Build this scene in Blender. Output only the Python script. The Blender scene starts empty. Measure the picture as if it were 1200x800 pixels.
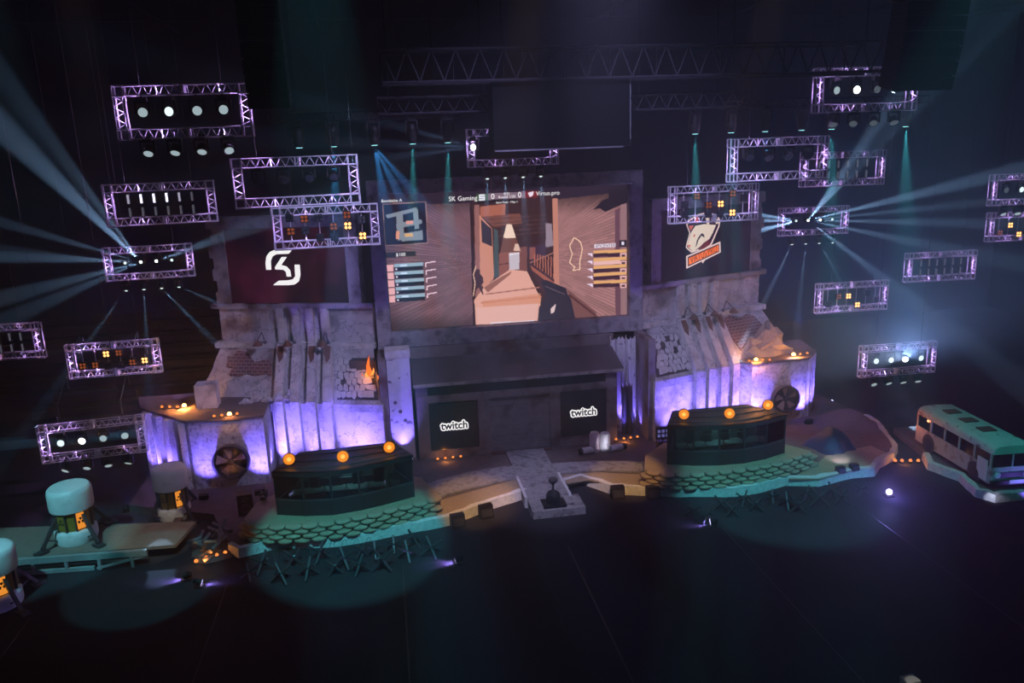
import bpy, math, random
import numpy as np
from mathutils import Vector, Matrix

# ------------------------------------------------------------------ camera, world, exposure
U = 1.25                       # scales the whole scene, camera included, about the origin; estimated from the bus
random.seed(7)
SC = bpy.context.scene
COL = SC.collection
FPX = 924.0                    # focal length for a 1200 x 800 frame
CAM = np.array([-5.8, 0.0, 14.5])
_y, _p, _r = math.radians(8.9), math.radians(13.9), math.radians(2.07)
_r0 = np.array([math.cos(_y), -math.sin(_y), 0.0])
FWD = np.array([math.sin(_y) * math.cos(_p), math.cos(_y) * math.cos(_p), -math.sin(_p)])
_u0 = np.cross(_r0, FWD)
RGT = _r0 * math.cos(_r) - _u0 * math.sin(_r)
UPV = _u0 * math.cos(_r) + _r0 * math.sin(_r)

cam_data = bpy.data.cameras.new('camera')
cam_data.sensor_width = 36.0
cam_data.lens = 36.0 * FPX / 1200.0
cam_data.clip_end = 400
cam = bpy.data.objects.new('camera', cam_data)
COL.objects.link(cam)
cam.matrix_world = Matrix(((RGT[0], UPV[0], -FWD[0], CAM[0] * U), (RGT[1], UPV[1], -FWD[1], CAM[1] * U),
                           (RGT[2], UPV[2], -FWD[2], CAM[2] * U), (0, 0, 0, 1)))
SC.camera = cam

HAZE = 0.0046
world = bpy.data.worlds.new('World')
SC.world = world
world.use_nodes = True
_nt = world.node_tree
_nt.nodes.clear()
_out = _nt.nodes.new('ShaderNodeOutputWorld')
_bg = _nt.nodes.new('ShaderNodeBackground')
_bg.inputs['Color'].default_value = (0.002, 0.0016, 0.004, 1)
_bg.inputs['Strength'].default_value = 1.0
_nt.links.new(_bg.outputs[0], _out.inputs['Surface'])
_vs = _nt.nodes.new('ShaderNodeVolumeScatter')          # theatre haze filling the hall
_vs.inputs['Color'].default_value = (0.92, 0.94, 1, 1)
_vs.inputs['Density'].default_value = HAZE
_vs.inputs['Anisotropy'].default_value = 0.55
_nt.links.new(_vs.outputs[0], _out.inputs['Volume'])

SC.view_settings.view_transform = 'Standard'
SC.view_settings.look = 'None'
SC.view_settings.exposure = 0.0
SC.view_settings.gamma = 1.0
SC.view_settings.use_curve_mapping = False
SC.cycles.use_denoising = True
SC.cycles.max_bounces = 5
SC.cycles.diffuse_bounces = 2
SC.cycles.glossy_bounces = 2
SC.cycles.transmission_bounces = 4
SC.cycles.transparent_max_bounces = 12
SC.cycles.volume_bounces = 0
SC.cycles.sample_clamp_indirect = 3.0
SC.cycles.use_light_tree = True


def ray(x, y):
    return FWD + RGT * (x - 600) / FPX + UPV * (400 - y) / FPX
def gz(x, y, z=0.0):           # photo direction met by the level z
    d = ray(x, y); return CAM + d * ((z - CAM[2]) / d[2])
def py(x, y, Y):               # photo direction met by the upright plane at depth Y
    d = ray(x, y); return CAM + d * ((Y - CAM[1]) / d[1])
def proj(P):
    v = np.asarray(P, float) - CAM; w = v @ FWD
    return 600 + FPX * (v @ RGT) / w, 400 - FPX * (v @ UPV) / w


POWER = {'wall_uplight': 4.0, 'pillar_uplight': 3.4, 'truss_glow': 8.0, 'beam': 11.0, 'floor_spot_beam': 2.5, 'amber_lamp_light': 1.0, 'floor_glow': 1.5, 'amber_profile': 7.5, 'booth_light': 8.0, 'added_haze_fill': 0.7}
def link_light(name, typ, loc, color, power, target=None, size=20, blend=0.3, radius=0.05, sx=None, sy=None):
    d = bpy.data.lights.new(name, typ)
    d.color = color; d.energy = power * POWER.get(name, 1.0)
    if typ == 'SPOT':
        d.spot_size = math.radians(size); d.spot_blend = blend; d.shadow_soft_size = radius
    elif typ == 'POINT':
        d.shadow_soft_size = radius
    elif typ == 'AREA':
        d.shape = 'RECTANGLE'; d.size = sx * U; d.size_y = sy * U
    o = bpy.data.objects.new(name, d); COL.objects.link(o)
    p = Vector([float(c) * U for c in loc]); o.location = p
    if target is not None:
        t = Vector([float(c) * U for c in target])
        o.rotation_euler = (t - p).to_track_quat('-Z', 'Y').to_euler()
    return o

VIO = (0.19, 0.13, 1.0); TEAL = (0.09, 0.66, 0.76); LILAC = (0.50, 0.48, 1.0); ICE = (0.36, 0.62, 1.0)
# front-of-house washes (hung over the audience, behind the camera's line)
for sx in (-1, 1):
    link_light('front_wash', 'SPOT', (sx * -3, 15, 21.5), LILAC, 40000, (sx * 10.4, 37, 6.2), 31, 0.9, 0.4)
link_light('front_wash', 'SPOT', (0, 16, 21.5), (0.58, 0.44, 1.0), 7000, (0, 35.5, 2.0), 30, 0.8, 0.4)
link_light('deck_wash', 'SPOT', (-1, 13.5, 21.5), (0.62, 0.60, 1.0), 24000, (0.1, 30.6, 0.3), 15, 0.8, 0.3)
link_light('front_wash', 'SPOT', (-11, 15, 21.5), (0.6, 0.55, 1.0), 5000, (-15.7, 32.2, 2.0), 8, 0.6, 0.2)  # extra spot added only to tint the drum by the ribbed block lilac
# teal profiles with a firm edge on the sandbag walls, the barrels and the bus
link_light('teal_profile', 'SPOT', (-6.5, 13.5, 21.5), TEAL, 36000, (-7.8, 27.5, 0.3), 17.5, 0.35, 0.1)
link_light('teal_profile', 'SPOT', (6.8, 13.5, 21.5), TEAL, 34000, (9.9, 28.2, 0.3), 21, 0.4, 0.1)
link_light('teal_profile', 'SPOT', (-12, 13.5, 21.5), TEAL, 17000, (-15.0, 26.7, 0.3), 12.5, 0.25, 0.1)
link_light('teal_profile', 'SPOT', (-21, 15, 20.5), (0.22, 0.78, 0.95), 30000, (-19.2, 28.6, 1.9), 15, 0.5, 0.1)
link_light('teal_profile', 'SPOT', (13, 13.5, 21.5), (0.03, 0.72, 0.66), 14000, (18.6, 27.8, 1.9), 14, 0.5, 0.1)
# warm profiles on the sand
link_light('amber_profile', 'SPOT', (-2.5, 13.5, 21.5), (1.0, 0.55, 0.20), 4700, (-2.9, 30.0, 0.4), 9, 0.6, 0.1)
link_light('amber_profile', 'SPOT', (2.5, 13.5, 21.5), (1.0, 0.55, 0.20), 4100, (3.7, 30.6, 0.4), 7.5, 0.6, 0.1)
link_light('warm_profile', 'SPOT', (-10, 13.5, 21.5), (1.0, 0.82, 0.62), 14000, (-15.4, 29.7, 0.6), 7, 0.25, 0.1)

# added blue-violet fill lamps, colouring the haze before the back drapes
for x, pw, c in ((-24, 2600, (0.16, 0.08, 0.5)), (-10, 1800, (0.14, 0.10, 0.6)), (12, 5200, (0.08, 0.06, 0.6)), (24, 8000, (0.05, 0.07, 0.6)), (33, 6000, (0.04, 0.07, 0.6))):
    link_light('added_haze_fill', 'SPOT', (x, 52.5, 0.8), c, pw, (x, 57.5, 9), 110, 1.0, 0.2)

# ------------------------------------------------------------------ materials
MATS = {}
def lin(c):
    return tuple(((v / 255) / 12.92 if v / 255 <= 0.04045 else ((v / 255 + 0.055) / 1.055) ** 2.4) for v in c)

def mat(name, color, rough=0.7, metal=0.0, var=0.0, vscale=3.0, bump=0.0, bscale=20.0, dirt=None, dscale=1.0, dthr=(0.45, 0.7), crack=0.0, cscale=1.2, spec=0.4):
    if name in MATS: return MATS[name]
    m = bpy.data.materials.new(name); m.use_nodes = True
    nt = m.node_tree; b = nt.nodes['Principled BSDF']
    b.inputs['Roughness'].default_value = rough; b.inputs['Metallic'].default_value = metal
    b.inputs['Specular IOR Level'].default_value = spec
    b.inputs['Base Color'].default_value = (*color, 1)
    tc = nt.nodes.new('ShaderNodeTexCoord')
    src = None
    def noise(scale, detail=5):
        n = nt.nodes.new('ShaderNodeTexNoise'); n.inputs['Scale'].default_value = scale; n.inputs['Detail'].default_value = detail
        nt.links.new(tc.outputs['Object'], n.inputs['Vector']); return n
    def ramp(sock, a, bb, c0=(0, 0, 0, 1), c1=(1, 1, 1, 1)):
        r = nt.nodes.new('ShaderNodeValToRGB'); r.color_ramp.elements[0].position = a; r.color_ramp.elements[1].position = bb
        r.color_ramp.elements[0].color = c0; r.color_ramp.elements[1].color = c1
        nt.links.new(sock, r.inputs[0]); return r
    def mix(fac, ca, cb, blend='MIX'):
        x = nt.nodes.new('ShaderNodeMix'); x.data_type = 'RGBA'; x.blend_type = blend
        nt.links.new(fac, x.inputs[0]) if not isinstance(fac, float) else setattr(x.inputs[0], 'default_value', fac)
        for i, c in ((6, ca), (7, cb)):
            if hasattr(c, 'links'): nt.links.new(c, x.inputs[i])
            else: x.inputs[i].default_value = (*c, 1)
        return x.outputs[2]
    col = None
    if var:
        n = noise(vscale)
        col = mix(n.outputs['Fac'], tuple(max(0, c * (1 - var)) for c in color), tuple(min(1, c * (1 + var)) for c in color))
    if dirt:
        n = noise(dscale, 7); r = ramp(n.outputs['Fac'], *dthr)
        col = mix(r.outputs[0], col if col is not None else color, dirt)
    if crack:
        v = nt.nodes.new('ShaderNodeTexVoronoi'); v.feature = 'DISTANCE_TO_EDGE'; v.inputs['Scale'].default_value = cscale
        n = noise(3.0); a = nt.nodes.new('ShaderNodeVectorMath'); a.operation = 'ADD'
        nt.links.new(tc.outputs['Object'], a.inputs[0]); nt.links.new(n.outputs['Color'], a.inputs[1])
        nt.links.new(a.outputs[0], v.inputs['Vector'])
        r = ramp(v.outputs['Distance'], 0.0, crack, (0, 0, 0, 1), (1, 1, 1, 1))
        col = mix(r.outputs[0], tuple(c * 0.25 for c in color), col if col is not None else color)
    if col is not None: nt.links.new(col, b.inputs['Base Color'])
    if bump:
        n = noise(bscale, 6); bp = nt.nodes.new('ShaderNodeBump'); bp.inputs['Strength'].default_value = bump; bp.inputs['Distance'].default_value = 0.05
        nt.links.new(n.outputs['Fac'], bp.inputs['Height']); nt.links.new(bp.outputs[0], b.inputs['Normal'])
    MATS[name] = m
    return m

def emit(name, color, strength, sample=False):
    if name in MATS: return MATS[name]
    m = bpy.data.materials.new(name); m.use_nodes = True
    nt = m.node_tree; nt.nodes.clear()
    o = nt.nodes.new('ShaderNodeOutputMaterial'); e = nt.nodes.new('ShaderNodeEmission')
    e.inputs[0].default_value = (*color, 1); e.inputs[1].default_value = strength
    nt.links.new(e.outputs[0], o.inputs[0])
    m.cycles.emission_sampling = 'FRONT' if sample else 'NONE'
    MATS[name] = m
    return m

def brick_mat(name, c1, c2, mortar, scale):
    m = bpy.data.materials.new(name); m.use_nodes = True
    nt = m.node_tree; b = nt.nodes['Principled BSDF']; b.inputs['Roughness'].default_value = 0.9
    tc = nt.nodes.new('ShaderNodeTexCoord'); mp = nt.nodes.new('ShaderNodeMapping'); mp.inputs['Rotation'].default_value = (math.radians(90), 0, 0)
    br = nt.nodes.new('ShaderNodeTexBrick'); br.inputs['Scale'].default_value = scale
    br.inputs['Color1'].default_value = (*c1, 1); br.inputs['Color2'].default_value = (*c2, 1); br.inputs['Mortar'].default_value = (*mortar, 1)
    br.inputs['Mortar Size'].default_value = 0.03
    nt.links.new(tc.outputs['Object'], mp.inputs[0]); nt.links.new(mp.outputs[0], br.inputs['Vector'])
    nt.links.new(br.outputs['Color'], b.inputs['Base Color'])
    bp = nt.nodes.new('ShaderNodeBump'); bp.inputs['Strength'].default_value = 0.6; bp.invert = True
    nt.links.new(br.outputs['Fac'], bp.inputs['Height']); nt.links.new(bp.outputs[0], b.inputs['Normal'])
    MATS[name] = m
    return m

CONC = mat('weathered_concrete', (0.44, 0.42, 0.42), 0.9, var=0.4, vscale=1.2, bump=0.8, bscale=6, dirt=(0.14, 0.12, 0.12), dscale=0.7, dthr=(0.50, 0.72), crack=0.03, cscale=0.9)
CONCL = mat('pale_plaster', (0.55, 0.52, 0.50), 0.9, var=0.4, vscale=1.8, bump=0.7, bscale=7, dirt=(0.22, 0.18, 0.17), dscale=0.8, dthr=(0.54, 0.74), crack=0.02, cscale=0.7)
CONCB = mat('stained_block', (0.46, 0.45, 0.46), 0.9, var=0.45, vscale=2.5, bump=1.0, bscale=5, dirt=(0.18, 0.16, 0.17), dscale=4.5, dthr=(0.50, 0.68))
FRAMEC = mat('painted_concrete_frame', (0.30, 0.28, 0.30), 0.85, var=0.35, vscale=2.5, bump=0.4, bscale=10, dirt=(0.08, 0.07, 0.08), dscale=1.6, dthr=(0.5, 0.7))
PORT = mat('portal_concrete', (0.23, 0.20, 0.20), 0.85, var=0.4, vscale=2.0, bump=0.3, bscale=12, dirt=(0.11, 0.06, 0.05), dscale=0.8, dthr=(0.5, 0.65))
ROOFM = mat('dark_roof_sheet', (0.09, 0.08, 0.09), 0.7, var=0.4, vscale=1.2)
BRICK = brick_mat('exposed_brick', (0.17, 0.045, 0.04), (0.11, 0.03, 0.03), (0.30, 0.25, 0.24), 1.5)
RUST = mat('rust', (0.15, 0.06, 0.04), 0.9, var=0.5, vscale=6)
SHARD = mat('plaster_shard', (0.50, 0.48, 0.46), 0.9, var=0.25, vscale=4, bump=0.4)
GAP = mat('crack_shadow_gap', (0.07, 0.06, 0.06), 0.95)
BLACK = mat('black_paint', (0.012, 0.012, 0.014), 0.5)
BLACKG = mat('black_gloss', (0.012, 0.012, 0.016), 0.25)
ALU = mat('aluminium_truss', (0.78, 0.76, 0.80), 0.38, metal=0.35)
DTRUSS = mat('black_truss', (0.016, 0.014, 0.018), 0.8, spec=0.1)
SAND = mat('sand', (0.42, 0.33, 0.22), 0.95, var=0.3, vscale=6, bump=0.8, bscale=30)
DECK = mat('dirt_deck', (0.14, 0.105, 0.10), 0.95, var=0.45, vscale=3, bump=0.6, bscale=20)
KERB = mat('rough_stone_kerb', (0.72, 0.72, 0.72), 0.9, var=0.35, vscale=5, bump=1.0, bscale=12)
WALK = mat('concrete_walkway', (0.34, 0.33, 0.34), 0.85, var=0.4, vscale=4, bump=0.3, dirt=(0.16, 0.14, 0.15), dscale=3, dthr=(0.5, 0.65))
BAG = mat('sandbag_cloth', (0.44, 0.34, 0.24), 0.95, var=0.35, vscale=5, bump=0.5, bscale=40)
FLOORM = mat('black_hall_floor', (0.034, 0.032, 0.038), 0.85, var=0.4, vscale=0.5, bump=0.1, bscale=3, spec=0.08)
DARKW = mat('black_drape', (0.012, 0.011, 0.016), 0.95, var=0.3)
STEEL = mat('dark_steel', (0.10, 0.10, 0.11), 0.45, metal=0.6, var=0.3)
STEELP = mat('painted_steel_rail', (0.22, 0.26, 0.26), 0.6, var=0.35, vscale=4)
WHITEP = mat('white_paint', (0.72, 0.74, 0.74), 0.5, var=0.12, vscale=2, dirt=(0.40, 0.40, 0.38), dscale=1.5, dthr=(0.58, 0.8))
BUSG = mat('bus_body_paint', (0.45, 0.47, 0.46), 0.55, var=0.25, vscale=2, dirt=(0.20, 0.14, 0.10), dscale=2.0, dthr=(0.52, 0.66))
BUSR = mat('bus_roof_paint', (0.55, 0.60, 0.58), 0.6, var=0.25, vscale=1.5, dirt=(0.12, 0.10, 0.09), dscale=2.2, dthr=(0.6, 0.7))
DGLASS = mat('dark_glass', (0.01, 0.012, 0.016), 0.08, spec=0.6)
WHITEL = emit('white_screen_light', (1, 0.96, 0.98), 1.15)

# ------------------------------------------------------------------ mesh builder
class MB:
    def __init__(s): s.v = []; s.f = []
    def add(s, vs, fs):
        n = len(s.v); s.v += [tuple(float(c) for c in v) for v in vs]; s.f += [tuple(n + i for i in f) for f in fs]; return s
    def box(s, c, d, rz=0.0, rot=None):
        R = rot if rot is not None else Matrix.Rotation(rz, 3, 'Z')
        vs = []
        for z in (-.5, .5):
            for (x, y) in ((-.5, -.5), (.5, -.5), (.5, .5), (-.5, .5)):
                p = R @ Vector((x * d[0], y * d[1], z * d[2])); vs.append((c[0] + p.x, c[1] + p.y, c[2] + p.z))
        return s.add(vs, [(3, 2, 1, 0), (4, 5, 6, 7), (0, 1, 5, 4), (1, 2, 6, 5), (2, 3, 7, 6), (3, 0, 4, 7)])
    def bar(s, p0, p1, w, h=None):
        h = h or w
        a, b = Vector([float(c) for c in p0]), Vector([float(c) for c in p1]); d = b - a
        q = d.to_track_quat('Z', 'Y').to_matrix()
        return s.box((a + b) / 2, (w, h, d.length), rot=q)
    def tube(s, p0, p1, r0, r1=None, n=6, cap=True):
        r1 = r0 if r1 is None else r1
        a, b = Vector([float(c) for c in p0]), Vector([float(c) for c in p1]); q = (b - a).to_track_quat('Z', 'Y').to_matrix()
        vs = []
        for (p, r) in ((a, r0), (b, r1)):
            for i in range(n):
                t = 2 * math.pi * i / n; vs.append(tuple(p + q @ Vector((r * math.cos(t), r * math.sin(t), 0))))
        fs = [(i, (i + 1) % n, n + (i + 1) % n, n + i) for i in range(n)]
        if cap: fs += [tuple(range(n - 1, -1, -1)), tuple(range(n, 2 * n))]
        return s.add(vs, fs)
    def lathe(s, prof, n=20, c=(0, 0, 0), M=None):
        vs = []
        for (r, z) in prof:
            for i in range(n):
                t = 2 * math.pi * i / n; p = Vector((r * math.cos(t), r * math.sin(t), z))
                if M is not None: p = M @ p
                vs.append((c[0] + p.x, c[1] + p.y, c[2] + p.z))
        fs = []
        for k in range(len(prof) - 1):
            for i in range(n):
                fs.append((k * n + i, k * n + (i + 1) % n, (k + 1) * n + (i + 1) % n, (k + 1) * n + i))
        fs += [tuple(range(n - 1, -1, -1)), tuple(range((len(prof) - 1) * n, len(prof) * n))]
        return s.add(vs, fs)
    def prism(s, poly, z0, z1):
        n = len(poly)
        vs = [(p[0], p[1], z0) for p in poly] + [(p[0], p[1], z1) for p in poly]
        return s.add(vs, [tuple(range(n - 1, -1, -1)), tuple(range(n, 2 * n))] + [(i, (i + 1) % n, n + (i + 1) % n, n + i) for i in range(n)])
    def slab(s, pts, thick, nrm):          # a flat polygon in space given depth along nrm
        n = len(pts); k = Vector(nrm) * thick
        vs = [tuple(p) for p in pts] + [tuple(Vector(p) - k) for p in pts]
        return s.add(vs, [tuple(range(n)), tuple(range(2 * n - 1, n - 1, -1))] + [((i + 1) % n, i, n + i, n + (i + 1) % n) for i in range(n)])
    def mesh(s, name, m, smooth=False, fix=True):
        me = bpy.data.meshes.new(name)
        me.from_pydata([(v[0] * U, v[1] * U, v[2] * U) for v in s.v], [], s.f)
        if fix:
            import bmesh
            bm = bmesh.new(); bm.from_mesh(me); bmesh.ops.recalc_face_normals(bm, faces=bm.faces); bm.to_mesh(me); bm.free()
        if m is not None: me.materials.append(m)
        if smooth:
            me.shade_smooth(); me.set_sharp_from_angle(angle=math.radians(40))
        return me
    def build(s, name, m, parent=None, smooth=False, fix=True):
        o = bpy.data.objects.new(name, s.mesh(name, m, smooth, fix)); COL.objects.link(o)
        if parent is not None: o.parent = parent
        return o

def tag(o, label=None, cat=None, group=None, kind=None):
    if label: o['label'] = label
    if cat: o['category'] = cat
    if group: o['group'] = group
    if kind: o['kind'] = kind
    return o
def empty(name, loc=(0, 0, 0), rz=0.0, label=None, cat=None, group=None, kind=None, rot=None):
    o = bpy.data.objects.new(name, None); COL.objects.link(o); o.empty_display_size = 0.2
    o.location = [float(c) * U for c in loc]; o.rotation_euler = rot if rot is not None else (0, 0, rz)
    return tag(o, label, cat, group, kind)
ORD = ('first', 'second', 'third', 'fourth', 'fifth', 'sixth', 'seventh', 'eighth', 'ninth', 'tenth', 'eleventh', 'twelfth', 'thirteenth', 'fourteenth', 'fifteenth', 'sixteenth', 'seventeenth', 'eighteenth')
def copy_tree(o, parent=None):
    c = o.copy(); COL.objects.link(c); c.parent = parent
    for ch in list(o.children): copy_tree(ch, c)
    return c
def tilt(o, a):
    for ch in o.children:
        if ch.name.split('.')[0] in ('head', 'lens'): ch.rotation_euler = (a, 0, 0)
def put(o, loc, rz=0.0, rot=None):
    o.location = [float(c) * U for c in loc]; o.rotation_euler = rot if rot is not None else (0, 0, rz); return o
def drop(o):
    for ch in list(o.children): drop(ch)
    bpy.data.objects.remove(o, do_unlink=True)
def text(name, s, loc, size, m, parent=None, rot=(math.pi / 2, 0, 0), offset=0.0, extrude=0.0, align='CENTER', sx=1.0):
    c = bpy.data.curves.new(name, 'FONT'); c.body = s; c.size = size * U; c.align_x = align; c.align_y = 'CENTER'
    c.offset = offset * U; c.extrude = extrude * U; c.resolution_u = 3
    c.materials.append(m)
    o = bpy.data.objects.new(name, c); COL.objects.link(o)
    me = bpy.data.meshes.new_from_object(o); me.name = name
    bpy.data.objects.remove(o); o = bpy.data.objects.new(name, me); COL.objects.link(o)
    o.location = [float(v) * U for v in loc]; o.rotation_euler = rot; o.scale = (sx, 1, 1)
    if parent is not None: o.parent = parent
    return o

# ------------------------------------------------------------------ the hall
def struct(name, mb, m, **k): return tag(mb.build(name, m, **k), kind='structure')
fl = struct('floor', MB().box((0, 20, -0.1), (90, 78, 0.2)), FLOORM)
SEAM = mat('floor_seam_strip', (0.10, 0.09, 0.11), 0.35, metal=0.6)
for x in (-18.2, -12.1, -6.0, 0.1, 6.2, 12.2, 18.2):
    MB().box((x, 15.5, 0.003), (0.03, 21, 0.006)).build('seam_strip', SEAM, fl)
struct('wall_back', MB().box((0, 58, 12), (90, 0.3, 24)), DARKW)
struct('wall_left', MB().box((-44, 20, 12), (0.3, 78, 24)), DARKW)
struct('wall_right', MB().box((44, 20, 12), (0.3, 78, 24)), DARKW)
struct('wall_front', MB().box((0, -18, 12), (90, 0.3, 24)), DARKW)
ceil = struct('ceiling', MB().box((0, 20, 24.1), (90, 78, 0.2)), DARKW)
for i, yy in enumerate((24, 34, 44, 54)):
    MB().box((0, yy, 23.2), (86, 0.35, 1.2)).build('roof_beam', DTRUSS, ceil)
for i in range(9):
    MB().tube((-36 + 9 * i, -10, 22.4), (-36 + 9 * i, 57, 22.4), 0.12).build('roof_pipe', DTRUSS, ceil)

# ------------------------------------------------------------------ stage deck
FRONT_PX = [(268, 648), (280, 654), (300, 649), (326, 642), (376, 642), (412, 638), (456, 629), (500, 621), (528, 615), (575, 597), (618, 583)]
FRONT_PX2 = [(660.6, 573), (680, 567), (700, 573), (717, 579), (792, 582), (858, 582), (888, 578), (919.5, 568.6), (958, 570), (979, 565), (998, 560),
             (1024, 558), (1030, 548), (1047, 540), (1051, 530), (1041, 516.5), (1030, 501.6), (1017, 493)]
FL_ = [tuple(gz(x, y, 0)[:2]) for x, y in FRONT_PX]
FR_ = [tuple(gz(x, y, 0)[:2]) for x, y in FRONT_PX2]
ZD = 0.35
outline = FL_ + FR_ + [(17.5, 41), (-17.5, 41), (-17.4, 33.0), (-13.6, 31.2), (-12.9, 29.3)]
def inset(poly, d):
    n = len(poly); out = []
    for i in range(n):
        a, b, c = Vector(poly[i - 1]), Vector(poly[i]), Vector(poly[(i + 1) % n])
        e1, e2 = (b - a).normalized(), (c - b).normalized()
        nrm = Vector((-e1.y - e2.y, e1.x + e2.x)).normalized()
        out.append(tuple(b + nrm * d))
    return out
deck = struct('floor_stage', MB().prism(inset(outline, 0.13), 0.0, ZD - 0.02), DECK)
def strip(line, w, z0, z1, name, m, parent=None, closed=False, side=1, wob=0.0):
    mb = MB(); n = len(line); L = []
    # resample for a rough outline
    P = [Vector(p) for p in line]; R = [P[0]]
    for i in range(1, n):
        k = max(1, int((P[i] - P[i - 1]).length / 0.35))
        for j in range(1, k + 1): R.append(P[i - 1].lerp(P[i], j / k))
    n = len(R); vs = []
    for i, p in enumerate(R):
        t = (R[min(i + 1, n - 1)] - R[max(i - 1, 0)]).normalized(); nn = Vector((-t.y, t.x)) * side
        a = p - nn * random.uniform(0, wob); b = p + nn * (w + random.uniform(-wob, wob)); zz = z1 + random.uniform(-wob, wob) * 0.4
        vs += [(a.x, a.y, z0), (a.x + nn.x * 0.04, a.y + nn.y * 0.04, zz - 0.02), (b.x, b.y, zz), (b.x, b.y, z0)]
    fs = []
    for i in range(n - 1):
        for k in range(4): fs.append((4 * i + k, 4 * i + (k + 1) % 4, 4 * i + 4 + (k + 1) % 4, 4 * i + 4 + k))
    fs += [(0, 1, 2, 3), (4 * n - 1, 4 * n - 2, 4 * n - 3, 4 * n - 4)]
    mb.add(vs, fs)
    return mb.build(name, m, parent)
tag(strip(FL_, 0.22, 0.0, ZD + 0.06, 'stage_kerb', KERB, wob=0.05), 'rough stone kerb edging the stage from the barrel platform to the ramp', 'kerb', kind='thing')
tag(strip(FR_, 0.22, 0.0, ZD + 0.06, 'stage_kerb', KERB, wob=0.05), 'rough stone kerb edging the stage from the ramp round to the bus end', 'kerb', kind='thing')

# sand beds between kerb and walkway
def flat(px, z, name, m, label, cat, th=0.05, kind=None):
    pts = [gz(x, y, z) for x, y in px]
    return tag(MB().prism([(p[0], p[1]) for p in pts], z - th, z).build(name, m), label, cat, kind=kind)
flat([(482, 612), (506, 589), (540, 579), (606, 561), (611, 573), (570, 586), (527, 603)], ZD + 0.03, 'sand_bed', SAND, 'strip of amber-lit sand between kerb and path on the barrel side of the ramp', 'sand', kind='thing')
flat([(659, 556), (700, 553), (763, 556), (764, 567), (716, 567), (690, 562), (664, 566)], ZD + 0.03, 'sand_bed', SAND, 'strip of amber-lit sand between kerb and path on the bus side of the ramp', 'sand', kind='thing')
flat([(924, 561), (955, 545), (968, 534), (990, 528), (1020, 522), (1038, 530), (1024, 545), (998, 551), (960, 561)], ZD + 0.02, 'sand_bed', SAND, 'wide bed of sand at the bus end of the stage around the blue tarpaulin', 'sand', kind='thing')
# curved walkway and ramp
wk = MB()
bk = [gz(*p, ZD + 0.06) for p in [(486, 572), (515, 562), (550, 553), (594, 546), (648, 543), (700, 540), (762, 541)]]
fr = [gz(*p, ZD + 0.06) for p in [(500, 588), (524, 579), (552, 571), (607, 559), (655, 554), (700, 551), (764, 553)]]
wk.prism([(p[0], p[1]) for p in fr] + [(p[0], p[1]) for p in reversed(bk)], ZD, ZD + 0.08)
tag(wk.build('curved_walkway', WALK), 'curved grey concrete path crossing the stage in front of the portal', 'path', kind='thing')
rp = empty('stage_ramp', (0.05, 28.6, 0), label='straight grey concrete ramp from the portal down to the hall floor', cat='ramp')
r1 = MB().add([(-0.88, 6.2, ZD + 0.085), (0.92, 6.2, ZD + 0.085), (0.88, 3.1, ZD + 0.09), (-0.85, 3.1, ZD + 0.09), (-0.88, 6.2, 0.1), (0.92, 6.2, 0.1), (0.88, 3.1, 0.1), (-0.85, 3.1, 0.1)],
              [(0, 1, 2, 3), (7, 6, 5, 4), (0, 4, 5, 1), (1, 5, 6, 2), (2, 6, 7, 3), (3, 7, 4, 0)])
r1.build('upper_run', WALK, rp)
MB().box((0.05, 1.62, 0.19), (1.74, 2.94, 0.40)).build('lower_run', WALK, rp)
MB().box((0.28, 0.45, 0.16), (2.15, 1.25, 0.32)).build('landing', WALK, rp)
for sx in (-1, 1): MB().box((sx * 0.92 + 0.04, 2.0, 0.24), (0.12, 2.2, 0.48)).build('side_kerb', KERB, rp)

# trophy on its plinth
tr = empty('trophy_stand', (0.2, 28.95, 0.325), label='black pedestal with stemmed trophy standing at the foot of the ramp', cat='trophy')
MB().box((0, 0, 0.05), (0.95, 0.75, 0.10)).build('base_plate', BLACK, tr)
MB().lathe([(0.30, 0.10), (0.30, 0.42), (0.26, 0.50), (0.16, 0.58), (0.07, 0.64)], 10).build('pedestal', BLACK, tr)
MB().lathe([(0.06, 0.62), (0.045, 0.82), (0.07, 0.92)], 10).build('stem', STEEL, tr, smooth=True)
MB().lathe([(0.05, 0.90), (0.17, 0.98), (0.20, 1.06), (0.17, 1.13), (0.05, 1.16)], 12).build('cup', STEEL, tr, smooth=True)

# ------------------------------------------------------------------ centre: screen, portal
def rect_frame(mb, x0, x1, z0, z1, w, y0, y1):
    yc, d = (y0 + y1) / 2, y1 - y0
    mb.box(((x0 + x1) / 2, yc, z1 - w / 2), (x1 - x0, d, w)); mb.box(((x0 + x1) / 2, yc, z0 + w / 2), (x1 - x0, d, w))
    mb.box((x0 + w / 2, yc, (z0 + z1) / 2), (w, d, z1 - z0 - 2 * w)); mb.box((x1 - w / 2, yc, (z0 + z1) / 2), (w, d, z1 - z0 - 2 * w))
    return mb
SX0, SX1, SZ0, SZ1, SY = -5.78, 5.85, 6.16, 12.54, 37.0
ms = empty('main_video_screen', (0, SY, 0), label='giant video wall above the portal showing a wooden corridor game view', cat='screen')
fo = empty('screen_surround', (0, SY, 5.3), label='grey concrete surround framing the giant video wall', cat='frame')
for (x0, x1, z0, z1) in ((-6.45, -5.80, 5.4, 13.2), (5.87, 6.5, 5.4, 13.2)):
    MB().box(((x0 + x1) / 2, 0.1, (z0 + z1) / 2 - 5.3), (x1 - x0, 0.9, z1 - z0)).build('post', FRAMEC, fo)
MB().box((0.02, 0.1, 12.88 - 5.3), (11.67, 0.9, 0.64)).build('top_beam', FRAMEC, fo)
MB().box((0.02, 0.1, 5.78 - 5.3), (11.67, 0.9, 0.72)).build('bottom_beam', FRAMEC, fo)
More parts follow.
